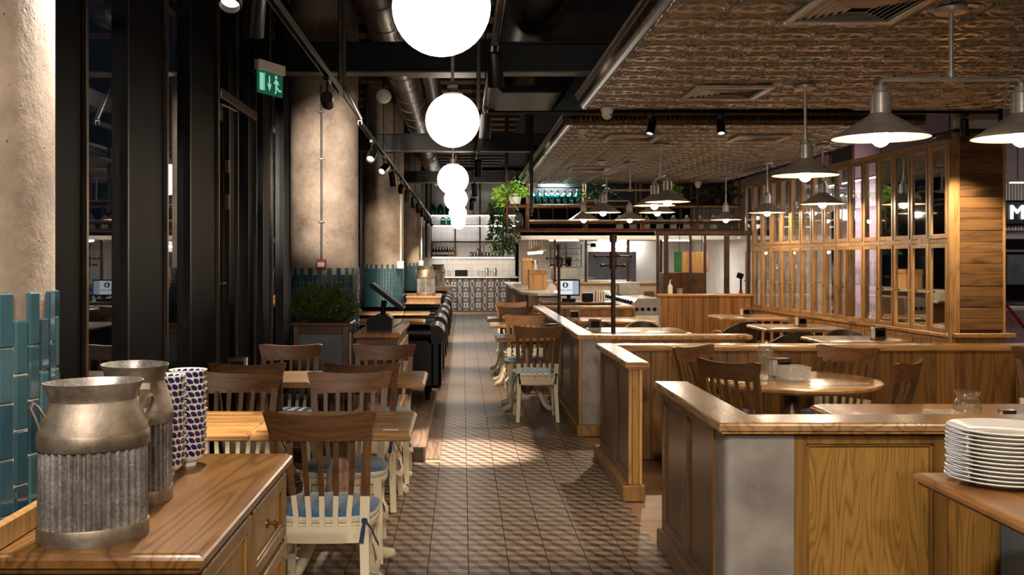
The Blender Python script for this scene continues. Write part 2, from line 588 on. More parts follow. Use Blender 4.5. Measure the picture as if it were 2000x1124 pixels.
# blue brush pattern on the bowls
t = NT('bowl_print')
v = t.coord(rnd=False)
sx = t.node('SeparateXYZ'); t.set(sx, 0, v)
ang = t.math('MULTIPLY', t.math('ARCTAN2', sx.outputs[1], sx.outputs[0]), 17 / (2 * PI))
uu = t.math('SUBTRACT', t.math('FRACT', t.math('ADD', ang, 100.0)), .5)
row = t.math('MULTIPLY', t.math('SUBTRACT', sx.outputs[2], .043), 1 / .011)
sl = t.math('ADD', uu, t.math('MULTIPLY', row, .3))
d = t.math('ADD', t.math('POWER', t.math('MULTIPLY', sl, 1.9), 2.0), t.math('POWER', row, 2.0))
mk = t.math('LESS_THAN', d, .75)
ring = t.math('GREATER_THAN', t.math('ADD', t.math('POWER', sx.outputs[0], 2.0), t.math('POWER', sx.outputs[1], 2.0)), .0021)
t.P(Base_Color=t.mix(t.math('MULTIPLY', mk, ring), lin(228, 220, 212), lin(22, 30, 92)), Roughness=.15, Coat_Weight=.4)

# ================================================================ THE SETTING
TW = .204                      # floor tile pitch
TX0 = -.173                    # a joint between tile columns


def clip(poly, x0, x1, y0, y1):
    def cut(ps, ax, lim, keep_less):
        out = []
        for i, p in enumerate(ps):
            q = ps[(i + 1) % len(ps)]
            pi = (p[ax] <= lim) if keep_less else (p[ax] >= lim)
            qi = (q[ax] <= lim) if keep_less else (q[ax] >= lim)
            if pi: out.append(p)
            if pi != qi:
                t = (lim - p[ax]) / (q[ax] - p[ax])
                out.append((p[0] + t * (q[0] - p[0]), p[1] + t * (q[1] - p[1])))
        return out
    for ax, lim, less in ((0, x0, False), (0, x1, True), (1, y0, False), (1, y1, True)):
        if len(poly) < 3: return []
        poly = cut(poly, ax, lim, less)
    return poly if len(poly) >= 3 else []


def cube_faces():
    """the printed cubes of one tile: list of (polygon, tone)"""
    W = TW / 2; a = b = W * 2 / 3; out = []
    for j in range(-1, 4):
        for i in range(-1, 4):
            cx = (i + .5 * (j % 2)) * W; cy = j * W
            tri = [([(cx, cy), (cx + W / 2, cy + a / 2), (cx, cy + a), (cx - W / 2, cy + a / 2)], 0),
                   ([(cx, cy), (cx - W / 2, cy + a / 2), (cx - W / 2, cy + a / 2 - b), (cx, cy - b)], 2),
                   ([(cx, cy), (cx, cy - b), (cx + W / 2, cy + a / 2 - b), (cx + W / 2, cy + a / 2)], 1)]
            for p, k in tri:
                p = clip(p, .0022, TW - .0022, .001, TW - .001)
                if p: out.append((p, k))
    return out


CUBES = cube_faces()
TILE_MATS = ['tile_light', 'tile_mid', 'tile_dark']


def tile_into(mb, x, y, side=True):
    for p, k in CUBES:
        mb.add([(x + u, y + v_, .0) for u, v_ in p], [tuple(range(len(p)))], k)
    if side:
        x0, x1, y0, y1 = x + .0022, x + TW - .0022, y + .001, y + TW - .001
        q = [(x0, y0), (x1, y0), (x1, y1), (x0, y1)]
        for i in range(4):
            a, b = q[i], q[(i + 1) % 4]
            mb.add([(*a, -.006), (*b, -.006), (*b, 0), (*a, 0)], [(0, 1, 2, 3)], 1)


floor = struct('floor', MB().box(-2.25, 9.5, -2.2, 34.2, -.12, -.008), 'floor_wood')
bed = MB().box(-2.2, 1.051, -2.1, 7.84, -.01, -.0045)
bed.box(TX0, 1.051, 7.84, 30.4, -.01, -.0045)
bed.build('grout_bed', 'grout_dark', floor)
one = MB(); tile_into(one, 0, 0)
tile_me = one.mesh('floor_tile', TILE_MATS, smooth=0)
far = MB()
rows = range(-8, 133)
Y0 = 4.55
for j in rows:
    y = Y0 + j * TW
    for k in range(-9, 6):
        x = TX0 + k * TW
        if y > 7.7 and k < 0: continue
        if y + TW > 30.3: continue
        if 0 <= j < 18 and k >= -5:
            put('floor_tile', tile_me, floor, (x, y, 0))
        elif y < 8.3 or k >= 0:
            tile_into(far, x, y, side=j < 30)
tag(far.build('floor_tile_field', TILE_MATS, floor, smooth=0), kind='stuff')

# wooden dais along the window side with its boards
dais = struct('floor_dais', MB().box(-2.2, -.30, 7.86, 29.5, -.008, .10), 'walnut_h')
for k in range(12):
    x1 = -.282 - k * .16
    if x1 - .157 < -2.2: break
    MB().cbox(x1 - .157, x1, 7.84, 29.5, .10, .116, .003).build('board', 'deck', dais)
MB().box(-.30, -.284, 7.84, 29.5, .0, .10).build('riser', 'deck', dais)
MB().box(-.284, TX0 - .003, 7.95, 29.5, -.008, .002).build('edge_board', 'deck', dais)

# ceiling slab with its dark timber ribs
ceil = struct('ceiling', MB().box(-2.25, 9.5, -2.2, 34.2, 4.5, 4.6), 'black_ceiling')
for k in range(34):
    y = 2.5 + k * .85
    MB().box(-2.1, 1.15, y, y + .34, 4.36, 4.5).build('ceiling_rib', 'timber_deck', ceil)

# walls
struct('wall_far', MB().box(-2.25, 9.5, 33.6, 33.8, -.1, 4.5), 'dark_wall')
struct('wall_near', MB().box(-2.25, 9.5, -2.2, -2.0, -.1, 4.5), 'dark_wall')
struct('wall_right', MB().box(9.3, 9.5, -2.0, 33.6, -.1, 4.5), 'pink_wall')

# ---- window wall on the left: deep black fins with panes between
XF = -1.9
win = struct('window_1', MB().box(-2.1, -1.9, -2.0, 33.6, -.1, .12).box(-2.1, -1.9, -2.0, 33.6, 4.3, 4.5).box(-1.99, -1.91, 2.0, 7.9, 3.2, 3.25), 'fin_metal')
PX = lambda x: XF * 2000 / (x - 903)           # depth at which the plane of the wall passes that sight line
panels = [(-2.0, 1.2), (1.9, 2.6), (3.2, 3.9), (4.45, 5.14), (5.83, 6.54), (7.16, 7.92), (8.36, 8.60), (9.1, 9.36), (9.77, 10.16), (10.9, 11.3)] + [(12.0 + 1.4 * k, 12.6 + 1.4 * k) for k in range(15)]
prev = None
for (a, b) in panels:
    po = MB().cbox(XF - .10, XF, a, b - .02, .12, 4.3, .004).build('panel', 'fin_metal', win)
    MB().cbox(XF - .09, XF + .022, b - .02, b + .012, .12, 4.3, .003).build('panel_trim', 'fin_edge', po)
    MB().cbox(XF - .05, XF + .006, a - .035, a, .12, 4.3, .003).build('jamb', 'black_metal', win)
    if prev is not None and not (prev == 7.92 or prev == 8.60):
        MB().box(XF - .052, XF - .04, prev + .012, a - .03, .12, 3.2).build('pane', 'night_pane', win)
        MB().box(XF - .052, XF - .04, prev + .012, a - .03, 3.25, 4.3).build('pane', 'night_pane', win)
    prev = b
MB().box(XF - .052, XF - .04, 8.62, 9.07, .12, 4.3).build('pane', 'night_pane', win)
# glazed door between two fins, its pale transom rail, handles and stay
door = struct('door_1', MB().box(-2.0, -1.93, 7.93, 8.02, .12, 2.8).box(-2.0, -1.93, 8.26, 8.34, .12, 2.8).box(-2.0, -1.93, 8.02, 8.26, 2.66, 2.8).box(-2.0, -1.93, 8.02, 8.26, .12, .4).box(-2.0, -1.95, 7.93, 8.34, 2.9, 4.3), 'black_metal')
MB().box(-1.975, -1.96, 8.02, 8.26, .4, 2.66).build('pane', 'night_pane', door)
MB().cbox(-1.93, -1.868, 7.94, 9.34, 2.81, 2.89, .006).build('transom_rail', 'fin_edge', door)
h = MB().tube([(-1.93, 8.0, 1.36), (-1.875, 8.0, 1.36), (-1.875, 8.1, 1.36)], .011, 8).cbox(-1.93, -1.918, 7.975, 8.025, 1.24, 1.42, .003)
h.build('door_handle', 'grey_pipe', door)
MB().cbox(-1.93, -1.89, 8.29, 8.34, 1.95, 2.08, .006).build('hinge', 'grey_pipe', door)
MB().cbox(-1.93, -1.89, 8.29, 8.34, 2.25, 2.36, .006).build('hinge', 'grey_pipe', door)
MB().bar([(-1.88, 8.0, 2.76), (-1.88, 8.5, 2.78)], .02, .012).build('door_stay', 'brushed_steel', door)
# street outside the panes
struct('ground_outside', MB().box(-30, -2.3, -4, 40, -.3, -.15), 'dark_wall')


# ---- tin ceilings
TT = .372


def tin_mesh():
    n = 96
    mb = MB(); vs = []; fs = []
    def hgt(u, v):           # u, v in -1..1
        r = math.hypot(u, v); a = math.atan2(v, u)
        g = lambda d, s: math.exp(-(d / s) ** 2)
        e = max(abs(u), abs(v))
        h = 1.3 * g(abs(u) - .975, .022) + .35 * g(abs(v) - .985, .02)
        h += 1.0 * g(r - .82, .035) + .55 * g(r - .70, .022)
        if r < .66:
            h += .9 * g(abs(math.sin(2 * a)) - .55 + .5 * r, .10) * g(r - .44, .16) + .9 * g(r - .18, .035) + .8 * g(r, .07)
        cx, cy = abs(u) - 1, abs(v) - 1
        rc = math.hypot(cx, cy)
        h += .9 * g(rc - .34, .035) + .6 * g(rc - .2, .03)
        for (qx, qy) in ((.62, .86), (.86, .62)):
            h += .9 * g(math.hypot(abs(u) - qx, abs(v) - qy) - .07, .028)
        return h
    for j in range(n + 1):
        for i in range(n + 1):
            u = -1 + 2 * i / n; v_ = -1 + 2 * j / n
            vs.append((u * TT / 2 * .999, v_ * TT / 2 * .999, -.008 * hgt(u, v_)))
    for j in range(n):
        for i in range(n):
            a = j * (n + 1) + i
            fs.append((a, a + n + 1, a + n + 2, a + 1))
    mb.add(vs, fs)
    return mb.mesh('tin_tile', 'tin', smooth=60)


TIN = tin_mesh()
XL, XR1, XR2 = 1.175, 6.01, 4.90


def tin_ceiling(x0, nx, y0, ny, crown_front, crown_back):
    x1 = x0 + nx * TT; y1 = y0 + ny * TT; z = 3.0
    root = struct('ceiling', MB().box(x0, x1, y0, y1, z + .004, z + .13), 'black_ceiling')
    for i in range(nx):
        for j in range(ny):
            put('tin_tile', TIN, root, (x0 + (i + .5) * TT, y0 + (j + .5) * TT, z), 0)
    # cornice: stepped ogee profile (outward offset, height)
    prof = [(0, z - .004), (.014, z - .012), (.022, z - .004), (.03, z + .012), (.052, z + .03), (.062, z + .075), (.078, z + .085), (.085, z + .11), (.1, z + .118), (.1, z + .132), (0, z + .132)]
    m = MB().prism([(x0 - a, b) for a, b in prof], y0 - .1, y1 + (.1 if crown_back else 0), 'y')
    m.build('cornice', 'dark_tin', root)
    r = MB()
    k = 0
    while y0 + k * .045 < y1:
        y = y0 + k * .045
        if y > 2.5: r.add([(x0 - .03, y, z + .012), (x0 - .03, y + .03, z + .012), (x0 - .068, y + .03, z + .078), (x0 - .068, y, z + .078), (x0 - .062, y + .015, z + .035)], [(0, 1, 4), (1, 2, 4), (2, 3, 4), (3, 0, 4)])
        k += 1
    tag(r.build('cornice_beading', 'dark_tin', root), kind='stuff')
    if crown_front:
        MB().prism([(y0 - a, b) for a, b in prof], x0 - .1, x1 + .05, 'x').build('cornice', 'dark_tin', root)
        r = MB(); k = 0
        while x0 + k * .05 < x1:
            x = x0 + k * .05
            r.add([(x, y0 - .03, z + .012), (x + .034, y0 - .03, z + .012), (x + .034, y0 - .068, z + .078), (x, y0 - .068, z + .078), (x + .017, y0 - .075, z + .04)], [(1, 0, 4), (2, 1, 4), (3, 2, 4), (0, 3, 4)])
            k += 1
        tag(r.build('cornice_beading', 'dark_tin', root), kind='stuff')
    return root


tin_ceiling(XL, 13, 9.83 - 22 * TT, 22, False, False)
tin_ceiling(XL, 10, 10.98, 23, True, True)


def vent(x, y, w, d, label):
    v = thing('ceiling_vent', label, 'vent', (x, y, 2.992), 0, 'square air diffusers in the tin ceilings')
    f = MB()
    for (a, b, c, e) in ((-w / 2, w / 2, -d / 2, -d / 2 + .05), (-w / 2, w / 2, d / 2 - .05, d / 2), (-w / 2, -w / 2 + .05, -d / 2 + .05, d / 2 - .05), (w / 2 - .05, w / 2, -d / 2 + .05, d / 2 - .05)):
        f.cbox(a, b, c, e, -.028, .0, .006)
    f.build('frame', 'brushed_steel', v)
    MB().box(-w / 2 + .05, w / 2 - .05, -d / 2 + .05, d / 2 - .05, -.004, .0).build('plate', 'black_metal', v)
    n = 6
    for s in (-1, 1):
        for k in range(n):
            x0 = s * (w / 2 - .07 - k * (w / 2 - .1) / n)
            ln = (d / 2 - .06) * (1 - k / n * .85)
            MB().bar([(x0, -ln, -.014), (x0, ln, -.014)], .022, .003, (1, 0, .9 * s)).build('louvre', 'brushed_steel', v)
            y0 = s * (d / 2 - .07 - k * (d / 2 - .1) / n)
            ln = (w / 2 - .06) * (1 - k / n * .85)
            MB().bar([(-ln, y0, -.014), (ln, y0, -.014)], .022, .003, (0, 1, .9 * s)).build('louvre', 'brushed_steel', v)
    return v


vent(2.26, 8.78, .66, .66, 'square metal air diffuser in the near tin ceiling above the round table')
vent(2.26, 5.84, .66, .66, 'square metal air diffuser cut by the top edge of the picture')
vent(2.0, 12.1, .62, .62, 'square air diffuser in the far tin ceiling, left of the smoke detector')
vent(3.5, 12.1, .62, .62, 'square air diffuser in the far tin ceiling nearest the glazed cupboards')
vent(2.0, 16.2, .62, .62, 'small far air diffuser just before the hanging bottle rack')

# cream dome cameras and detectors under the tin ceilings
def dome(x, y, z, label, s=1.0):
    d = thing('dome_camera', label, 'camera', (x, y, z), 0, 'cream dome cameras on the ceilings')
    MB().lathe([(.055 * s, 0), (.06 * s, -.012 * s), (.056 * s, -.035 * s), (.05 * s, -.04 * s)], 20).build('mount', 'white_plastic', d)
    MB().lathe([(.05 * s, -.038 * s), (.048 * s, -.07 * s), (.034 * s, -.095 * s), (.012 * s, -.105 * s), (0, -.106 * s)], 20).build('dome', 'white_plastic', d)
    MB().lathe([(.0, -.0), (.016 * s, .0), (.014 * s, .008 * s), (0, .01 * s)], 12).build('lens', 'black_plastic', d, (.03 * s, -.033 * s, -.075 * s))
    return d


dome(1.38, 9.76, 2.995, 'cream dome camera at the corner of the near tin ceiling', 1.05)
dome(1.32, 11.3, 2.985, 'cream dome camera near the left corner of the far tin ceiling')
dome(1.36, 19.2, 2.985, 'small cream dome camera above the teal bottle rack', 1.1)
dome(4.35, 18.9, 2.985, 'small cream dome camera at the far right of the far tin ceiling', 1.1)
def detector(x, y, z, label):
    d = thing('smoke_detector', label, 'detector', (x, y, z))
    MB().lathe([(.06, 0), (.062, -.02), (.05, -.026)], 20).build('base', 'white_plastic', d)
    MB().lathe([(.042, -.026), (.044, -.05), (.03, -.06), (0, -.061)], 20).build('sensor', 'white_plastic', d)
detector(2.75, 12.5, 2.985, 'round white smoke detector between the two far air diffusers')
detector(2.05, 15.0, 2.985, 'round white smoke detector above the hanging shades')

# ================================================================ COLUMNS
RC = .333
NT_ = 46
TH = .135
tile_w = 2 * PI * RC / NT_
col_tile = MB().cbox(-tile_w / 2 + .002, tile_w / 2 - .002, -.004, .011, .002, TH - .002, .0035).mesh('wall_tile', 'teal_tile', smooth=30)


def column(cx, cy, label, z0, a0, a1, zmin, single=True):
    root = thing('concrete_column', label, 'column', (cx, cy, z0))
    MB().lathe([(RC, 0), (RC, 4.49 - z0)], 64).build('shaft', 'concrete', root)
    MB().lathe([(RC + .001, 0), (RC + .004, .0), (RC + .004, 1.395 - z0), (RC + .001, 1.40 - z0)], 64, closed=True).build('mortar', 'grout', root)
    big = MB()
    for k in range(NT_):
        th = 2 * PI * (k + .5) / NT_
        deg = (math.degrees(th) + 180) % 360 - 180
        near = a0 <= deg <= a1
        top = 1.47 if k % 2 == 0 else 1.402
        z = top - TH
        while z > z0 - .02:
            if single and near and z >= zmin:
                put('wall_tile', col_tile, root, (RC * math.cos(th), RC * math.sin(th), z - z0), th - PI / 2)
            elif not single or z + TH > zmin - .3:
                big.T = Matrix.Translation((RC * math.cos(th), RC * math.sin(th), max(z - z0, 0))) @ Matrix.Rotation(th - PI / 2, 4, 'Z')
                big.box(-tile_w / 2 + .002, tile_w / 2 - .002, -.004, .011, .002, min(TH - .002, TH + (z - z0)))
            z -= TH
    if big.f: tag(big.build('wall_tile_field', 'teal_tile', root), kind='stuff')
    return root


col0 = column(-1.40, 2.62, 'rough concrete column with teal tiles at the left edge, beside the milk cans', 0, -120, 40, .8)
col1 = column(-1.361, 10.11, 'spotlit concrete column behind the planter with a red alarm box', .116, -178, 12, .85)
col2 = column(-1.30, 16.9, 'second concrete column beyond the planter, teal tiles at its foot', .116, 0, 0, .5, False)
col3 = column(-1.31, 24.2, 'farthest concrete column, next to the bar', .116, 0, 0, .5, False)

# red alarm box and its conduit on the second column
al = thing('alarm_box', 'small red fire alarm call box on the concrete column', 'alarm', (-1.343, 9.775, 1.46))
MB().cbox(-.045, .045, -.05, .004, 0, .09, .005).build('case', 'red_plastic', al)
MB().cbox(-.034, .034, -.054, -.049, .018, .062, .002).build('plate', 'white_plastic', al)
cd = thing('conduit', 'thin grey conduit running down the concrete column to the alarm box', 'pipe', (-1.343, 9.765, 1.55))
MB().tube([(0, 0, 0), (0, 0, 1.66)], .011, 8).build('tube', 'grey_pipe', cd)
for z in (.35, .95, 1.4): MB().cbox(-.03, .03, -.016, .012, z, z + .02, .003).build('clip', 'grey_pipe', cd)
for (cx, cy, l) in ((-1.0, 16.62, 'white conduit with socket box on the right edge of the second column'), (-.955, 23.9, 'white conduit with socket box on the right edge of the farthest column')):
    c2 = thing('conduit', l, 'pipe', (cx, cy, 1.4))
    MB().tube([(0, 0, .1), (0, 0, 1.5)], .016, 8).build('tube', 'white_plastic', c2)
    MB().cbox(-.06, .05, -.05, .02, 0, .12, .006).build('box', 'white_plastic', c2)

# ================================================================ OVERHEAD STEEL, DUCTS, TRACKS
def ibeam(y, z0, z1, x0, x1, label):
    b = thing('steel_beam', label, 'beam', (0, y, z0))
    H = z1 - z0
    MB().box(x0, x1, -.1, .1, 0, .014).build('flange', 'grey_pipe', b)
    MB().box(x0, x1, -.1, .1, H - .014, H).build('flange', 'black_metal', b)
    MB().box(x0, x1, -.012, .012, .014, H - .014).build('web', 'black_metal', b)
    return b


ibeam(9.35, 3.24, 3.52, -1.95, 1.6, 'black steel beam crossing in front of the spotlit column')
ibeam(9.8, 3.0 + .36, 3.56, -.3, 1.0, 'shorter grey steel beam behind the front beam')
ibeam(16.1, 3.24, 3.52, -1.95, 1.6, 'black steel beam crossing beside the second column')
ibeam(23.4, 3.30, 3.56, -1.95, 1.6, 'far black steel beam crossing before the bar')

dt = thing('spiral_duct', 'long round metal air duct receding above the window side', 'duct', (-.74, 8.3, 3.86))
MB().tube([(0, y, 0) for y in (0, 21)], .2, 24).build('pipe', 'duct', dt)
for k in range(24):
    y = .4 + k * .86
    MB().tube([(0, y, 0), (0, y + .03, 0)], .206, 24).build('seam', 'duct', dt)
# perforated print marks along the pipe
pm = MB()
for k in range(40):
    y = 1.0 + k * .46
    for a in range(3):
        th = math.radians(-62 + a * 11)
        for q in range(3):
            pm.T = Matrix.Translation((.2015 * math.cos(th), y + q * .1, .2015 * math.sin(th))) @ Matrix.Rotation(-th + PI / 2, 4, 'Y')
            pm.box(-.012, .012, -.04, .035, -.001, .001)
tag(pm.build('printed_mark', 'black_metal', dt), kind='stuff')
fx = thing('flexible_duct', 'corrugated flexible hose duct beside the round metal duct', 'duct', (-.42, 9.8, 3.92))
pts = [(0, k * .06, .02 * math.sin(k * .12)) for k in range(90)]
MB().tube(pts, [.12 if k % 2 else .105 for k in range(90)], 14).build('hose', 'grey_pipe', fx)
bd = thing('branch_duct', 'large black duct box hung above the aisle near the tin ceiling', 'duct', (.75, 11.0, 3.34))
MB().prism([(-.32, 0), (.32, 0), (.45, .14), (.45, .6), (-.45, .6), (-.45, .14)], 0, 1.5, 'y').build('box', 'black_metal', bd)
MB().tube([(-.1, -3.6, .6), (-.1, -.6, .6), (-.1, -.2, .5), (-.1, .1, .3)], .29, 20).build('elbow', 'black_metal', bd)
# grille between beam and globe
g = thing('air_grille', 'pale slotted air grille just behind the front beam', 'vent', (-.15, 10.6, 3.44))
MB().box(-.42, .42, -.06, .06, 0, .03).build('frame', 'grey_pipe', g)
for k in range(11): MB().box(-.38 + k * .07, -.345 + k * .07, -.062, -.058, .004, .026).build('slot', 'black_metal', g)
# overhead pipes and hangers
def pipe(pts, r, label, mat='grey_pipe', name='overhead_pipe'):
    o = MB().tube(pts, r, 10).build(name, mat)
    return tag(o, label, 'pipe')


pipe([(-.84, 8.55, 2.72), (-.98, 8.5, 3.0), (-.98, 8.5, 4.5)], .014, 'thin conduit dropping to the near end of the left lighting track')
pipe([(-.8, 6.7, 2.72), (-.8, 6.7, 4.5)], .016, 'pale drop rod above the near lighting track')
pipe([(.13, 8.2, 2.75), (.13, 8.2, 4.5)], .018, 'thin grey pipe hanging right of the second globe')
pipe([(.15, 10.3, 3.03), (5.4, 10.3, 3.03)], .016, 'black rod running between the two tin ceilings', 'black_metal')
pipe([(.95, 14.0, 2.2), (.95, 14.0, 4.5)], .02, 'dark vertical hanger pipe left of the far tin ceiling', 'black_metal')
pipe([(1.02, 15.2, 2.2), (1.02, 15.2, 4.5)], .02, 'second dark vertical hanger pipe left of the far tin ceiling', 'black_metal')
pipe([(-1.15, 19, 2.6), (-1.15, 19, 4.5)], .03, 'dark riser pipe beyond the second column', 'black_metal')
pipe([(-.95, 27, 1.6), (-.95, 27, 4.5)], .03, 'dark riser pipe near the bar', 'black_metal')
lampd = thing('ceiling_loudspeaker', 'round cream loudspeaker disc above the second column', 'loudspeaker', (-1.0, 13.0, 3.62))
MB().lathe([(0, -.02), (.09, -.02), (.1, 0), (.09, .03), (0, .04)], 24).build('disc', 'white_plastic', lampd)
MB().tube([(0, 0, .04), (0, 0, .8)], .008, 6).build('rod', 'black_metal', lampd)
for o in lampd.children:
    if o.name.startswith('disc'): o.rotation_euler = (math.radians(75), 0, 0)


def track(x, y0, y1, z, label):
    t = thing('lighting_track', label, 'track', (x, y0, z))
    L = y1 - y0
    MB().box(-.018, -.012, 0, L, -.03, 0).box(.012, .018, 0, L, -.03, 0).box(-.018, .018, 0, L, 0, .006).build('rail', 'grey_pipe', t)
    for k in range(int(L / 2.2) + 1):
        y = min(.3 + k * 2.2, L - .05)
        MB().tube([(0, y, .006), (-.17 if x < -.5 else 0, y, .25), (-.17 if x < -.5 else 0, y, 4.5 - z)], .006, 6).build('hanger', 'black_metal', t)
    return t


track(-.83, -1.6, 7.0, 2.70, 'near left lighting track running toward the concrete column')
track(-.85, 8.5, 28.5, 2.70, 'long left lighting track running past the columns to the bar')
track(.17, -1.6, 20, 2.70, 'right lighting track running above the aisle beside the globes')


def spot_head(x, y, z, aim, label, power=0, angle=40, color=WARM, group='black track spotlights', size=.035):
    h = thing('track_spotlight', label, 'spotlight', (x, y, z), 0, group)
    MB().cbox(-.017, .017, -.07, .07, -.03, 0, .003).build('adapter', 'black_metal', h)
    MB().tube([(0, 0, -.03), (0, 0, -.1)], .009, 8).build('stem', 'black_metal', h)
    d = (Vector(aim) - Vector((x, y, z - .14))).normalized()
    q = d.to_track_quat('-Z', 'Y').to_matrix().to_4x4()
    R = Matrix.Translation((0, 0, -.14)) @ q
    b = MB(); b.T = R
    b.lathe([(0, .09), (.036, .09), (.04, .08), (.043, -.085), (.037, -.085), (.036, -.06), (0, -.06)], 16)
    b.build('barrel', 'black_metal', h)
    b = MB(); b.T = R
    b.lathe([(.035, -.0605), (0, -.0605)], 16)
    b.build('lens', 'lens_glow', h)
    if power:
        l = bpy.data.objects.new('spot_lamp', lamp_data('SPOT', power, color, size, angle, .7))
        C.objects.link(l)
        l.parent = h
        l.matrix_local = R @ Matrix.Translation((0, 0, -.095))
    return h


# unseen fill heads, added around the viewer to brighten faces turned this way
GB = 'unseen fill spotlights added around the viewer'
spot_head(.17, .9, 2.67, (1.7, 4.2, .5), 'unseen fill spotlight added for the nearest oak partition', 100, 75, WARM2, GB)
spot_head(.17, -.4, 2.67, (-.6, 4.4, .7), 'unseen fill spotlight added down the window side', 40, 80, WARM2, GB)
spot_head(-.83, .6, 2.67, (-.95, 2.6, 1.0), 'unseen fill spotlight added for the milk cans and the tiled column', 55, 80, WARM2, GB)
spot_head(.17, -1.2, 2.67, (.6, 7.0, .6), 'unseen fill spotlight added along the aisle', 100, 70, WARM2, GB)
# heads with a lamp: (x, y, z, aim, power, cone, what it lights)
spot_head(-.83, 6.3, 2.67, (-1.08, 9.85, 2.3), 'track spotlight at the end of the near left track, aimed at the column', 520, 30, WARM2)
spot_head(-.85, 3.1, 2.67, (-1.2, 2.55, 1.75), 'track spotlight above the near sideboard, aimed at the tiled column', 52, 80, WARM2)
spot_head(-.83, 4.1, 2.67, (-1.2, 5.0, .75), 'track spotlight over the first left table', 300, 25)
spot_head(-.83, 3.7, 2.67, (-.85, 2.75, .9), 'track spotlight over the milk cans', 85, 60, WARM2)
spot_head(.17, 7.55, 2.67, (.02, 8.2, 0), 'track spotlight throwing the bright pool on the aisle floor', 620, 30, WARM2)
spot_head(.17, 5.3, 2.67, (.35, 6.2, 0), 'near track spotlight on the right track over the aisle', 45, 58)
spot_head(.17, 11.0, 2.67, (.15, 12.2, 0), 'third head on the right lighting track', 150, 60)
spot_head(.17, 14.5, 2.67, (.4, 15.8, 0), 'fourth head on the right lighting track', 170, 60)
spot_head(.17, 18.5, 2.67, (.0, 20.5, 0), 'fifth head on the right lighting track', 260, 60)
spot_head(-.85, 9.62, 2.67, (-1.2, 7.05, .75), 'first head on the long left track, turned back to the second-row table', 300, 20)
spot_head(-.85, 11.1, 2.67, (-1.22, 9.9, 1.9), 'second head on the long left track, turned back to the column', 0)
spot_head(-.85, 12.5, 2.67, (-.6, 12.9, .8), 'third head on the long left track', 80, 50)
spot_head(-.85, 14.2, 2.67, (-1.0, 16.6, 1.6), 'fourth head on the long left track', 90, 50)
for k in range(6):
    spot_head(-.85, 15.8 + k * 1.9, 2.67, (-.7, 16.6 + k * 1.9, .6), ['fifth', 'sixth', 'seventh', 'eighth', 'ninth', 'tenth'][k] + ' head on the long left track, counted from the planter', 80 if k % 2 == 0 else 0, 60)
spot_head(1.9, 10.3, 3.014, (1.2, 9.2, .8), 'black spotlight hung in the gap between the tin ceilings', 130, 70)
spot_head(2.6, 10.3, 3.014, (2.4, 8.9, .8), 'middle black spotlight hung in the gap between the tin ceilings', 0, 70)
spot_head(5.05, 10.3, 3.014, (5.4, 10.85, 1.2), 'black spotlight in front of the plank pier', 110, 75)

# ================================================================ GLOBE LAMPS
NTH = ['largest white globe lamp, nearest, cut by the top of the picture', 'second white globe lamp from the front, hanging before the beam', 'third white globe lamp from the front', 'fourth white globe lamp from the front', 'fifth white globe lamp from the front', 'smallest and farthest white globe lamp, before the bar', 'unseen white globe lamp added above the viewer for fill light']  # the last globe hangs out of view, added as fill light
for (y, lab, x) in zip((4.15, 7.55, 13.1, 17.4, 22.9, 28.0, .6), NTH, (-.085, -.072, -.12, -.11, -.10, -.11, -.08)):
    g = thing('globe_lamp', lab, 'lamp', (x, y, 2.575), 0, 'row of white globe lamps above the aisle')
    n = 20
    MB().lathe([(.2 * math.sin(PI * k / n), -.2 * math.cos(PI * k / n)) for k in range(n - 1)] + [(.05, .19)], 32).build('globe', 'globe_glow', g)
    MB().lathe([(.075, .182), (.075, .197), (.04, .2), (.038, .26), (.03, .265), (.013, .27)], 20).build('collar', 'brushed_steel', g)
    MB().tube([(0, 0, .26), (0, 0, 1.925)], .013, 10).build('rod', 'brushed_steel', g)

# ================================================================ CONE PENDANTS
def shade_parts(root, x, y, zr, D=.54):
    R = D / 2
    o = [(.052, .20), (.058, .14), (.066, .132), (.135, .088), (R * .78, .038), (R, 0)]
    i = [(R - .004, -.001), (R * .78 - .004, .032), (.132, .081), (.062, .125), (.05, .13), (.0, .132)]
    MB().lathe(o + i, 40, (0, 0, 0), mis=[0] * 5 + [1] * 6, closed=True).build('shade', ['brushed_steel', 'cream_enamel'], root, (x, y, zr))
    MB().lathe([(.014, .30), (.036, .295), (.04, .26), (.055, .255), (.058, .14), (.05, .135)], 24).build('neck', 'brushed_steel', root, (x, y, zr))
    n = 10
    b = MB().lathe([(.0, -.052)] + [(.05 * math.sin(PI * k / n), -.05 * math.cos(PI * k / n)) for k in range(1, n - 2)] + [(.022, .06), (.02, .12)], 16)
    b.build('bulb', 'bulb_glow', root, (x, y, zr - .002))


plain('cream_enamel', lin(176, 160, 136), .4)


def rose(root, h):
    MB().lathe([(0, h), (.085, h), (.09, h - .006), (.09, h - .026), (.084, h - .032), (.016, h - .034)], 32).build('ceiling_rose', 'brushed_steel', root)


def pendant(x, y, label, zr=2.245):
    p = thing('cone_pendant', label, 'lamp', (x, y, 0), 0, 'metal cone pendant lamps over the tables')
    rose(p, 2.992)
    MB().tube([(0, 0, zr + .29), (0, 0, 2.97)], .0135, 12).tube([(0, 0, zr + .30), (0, 0, zr + .34)], .018, 12).build('stem', 'brushed_steel', p)
    shade_parts(p, 0, 0, zr)
    return p


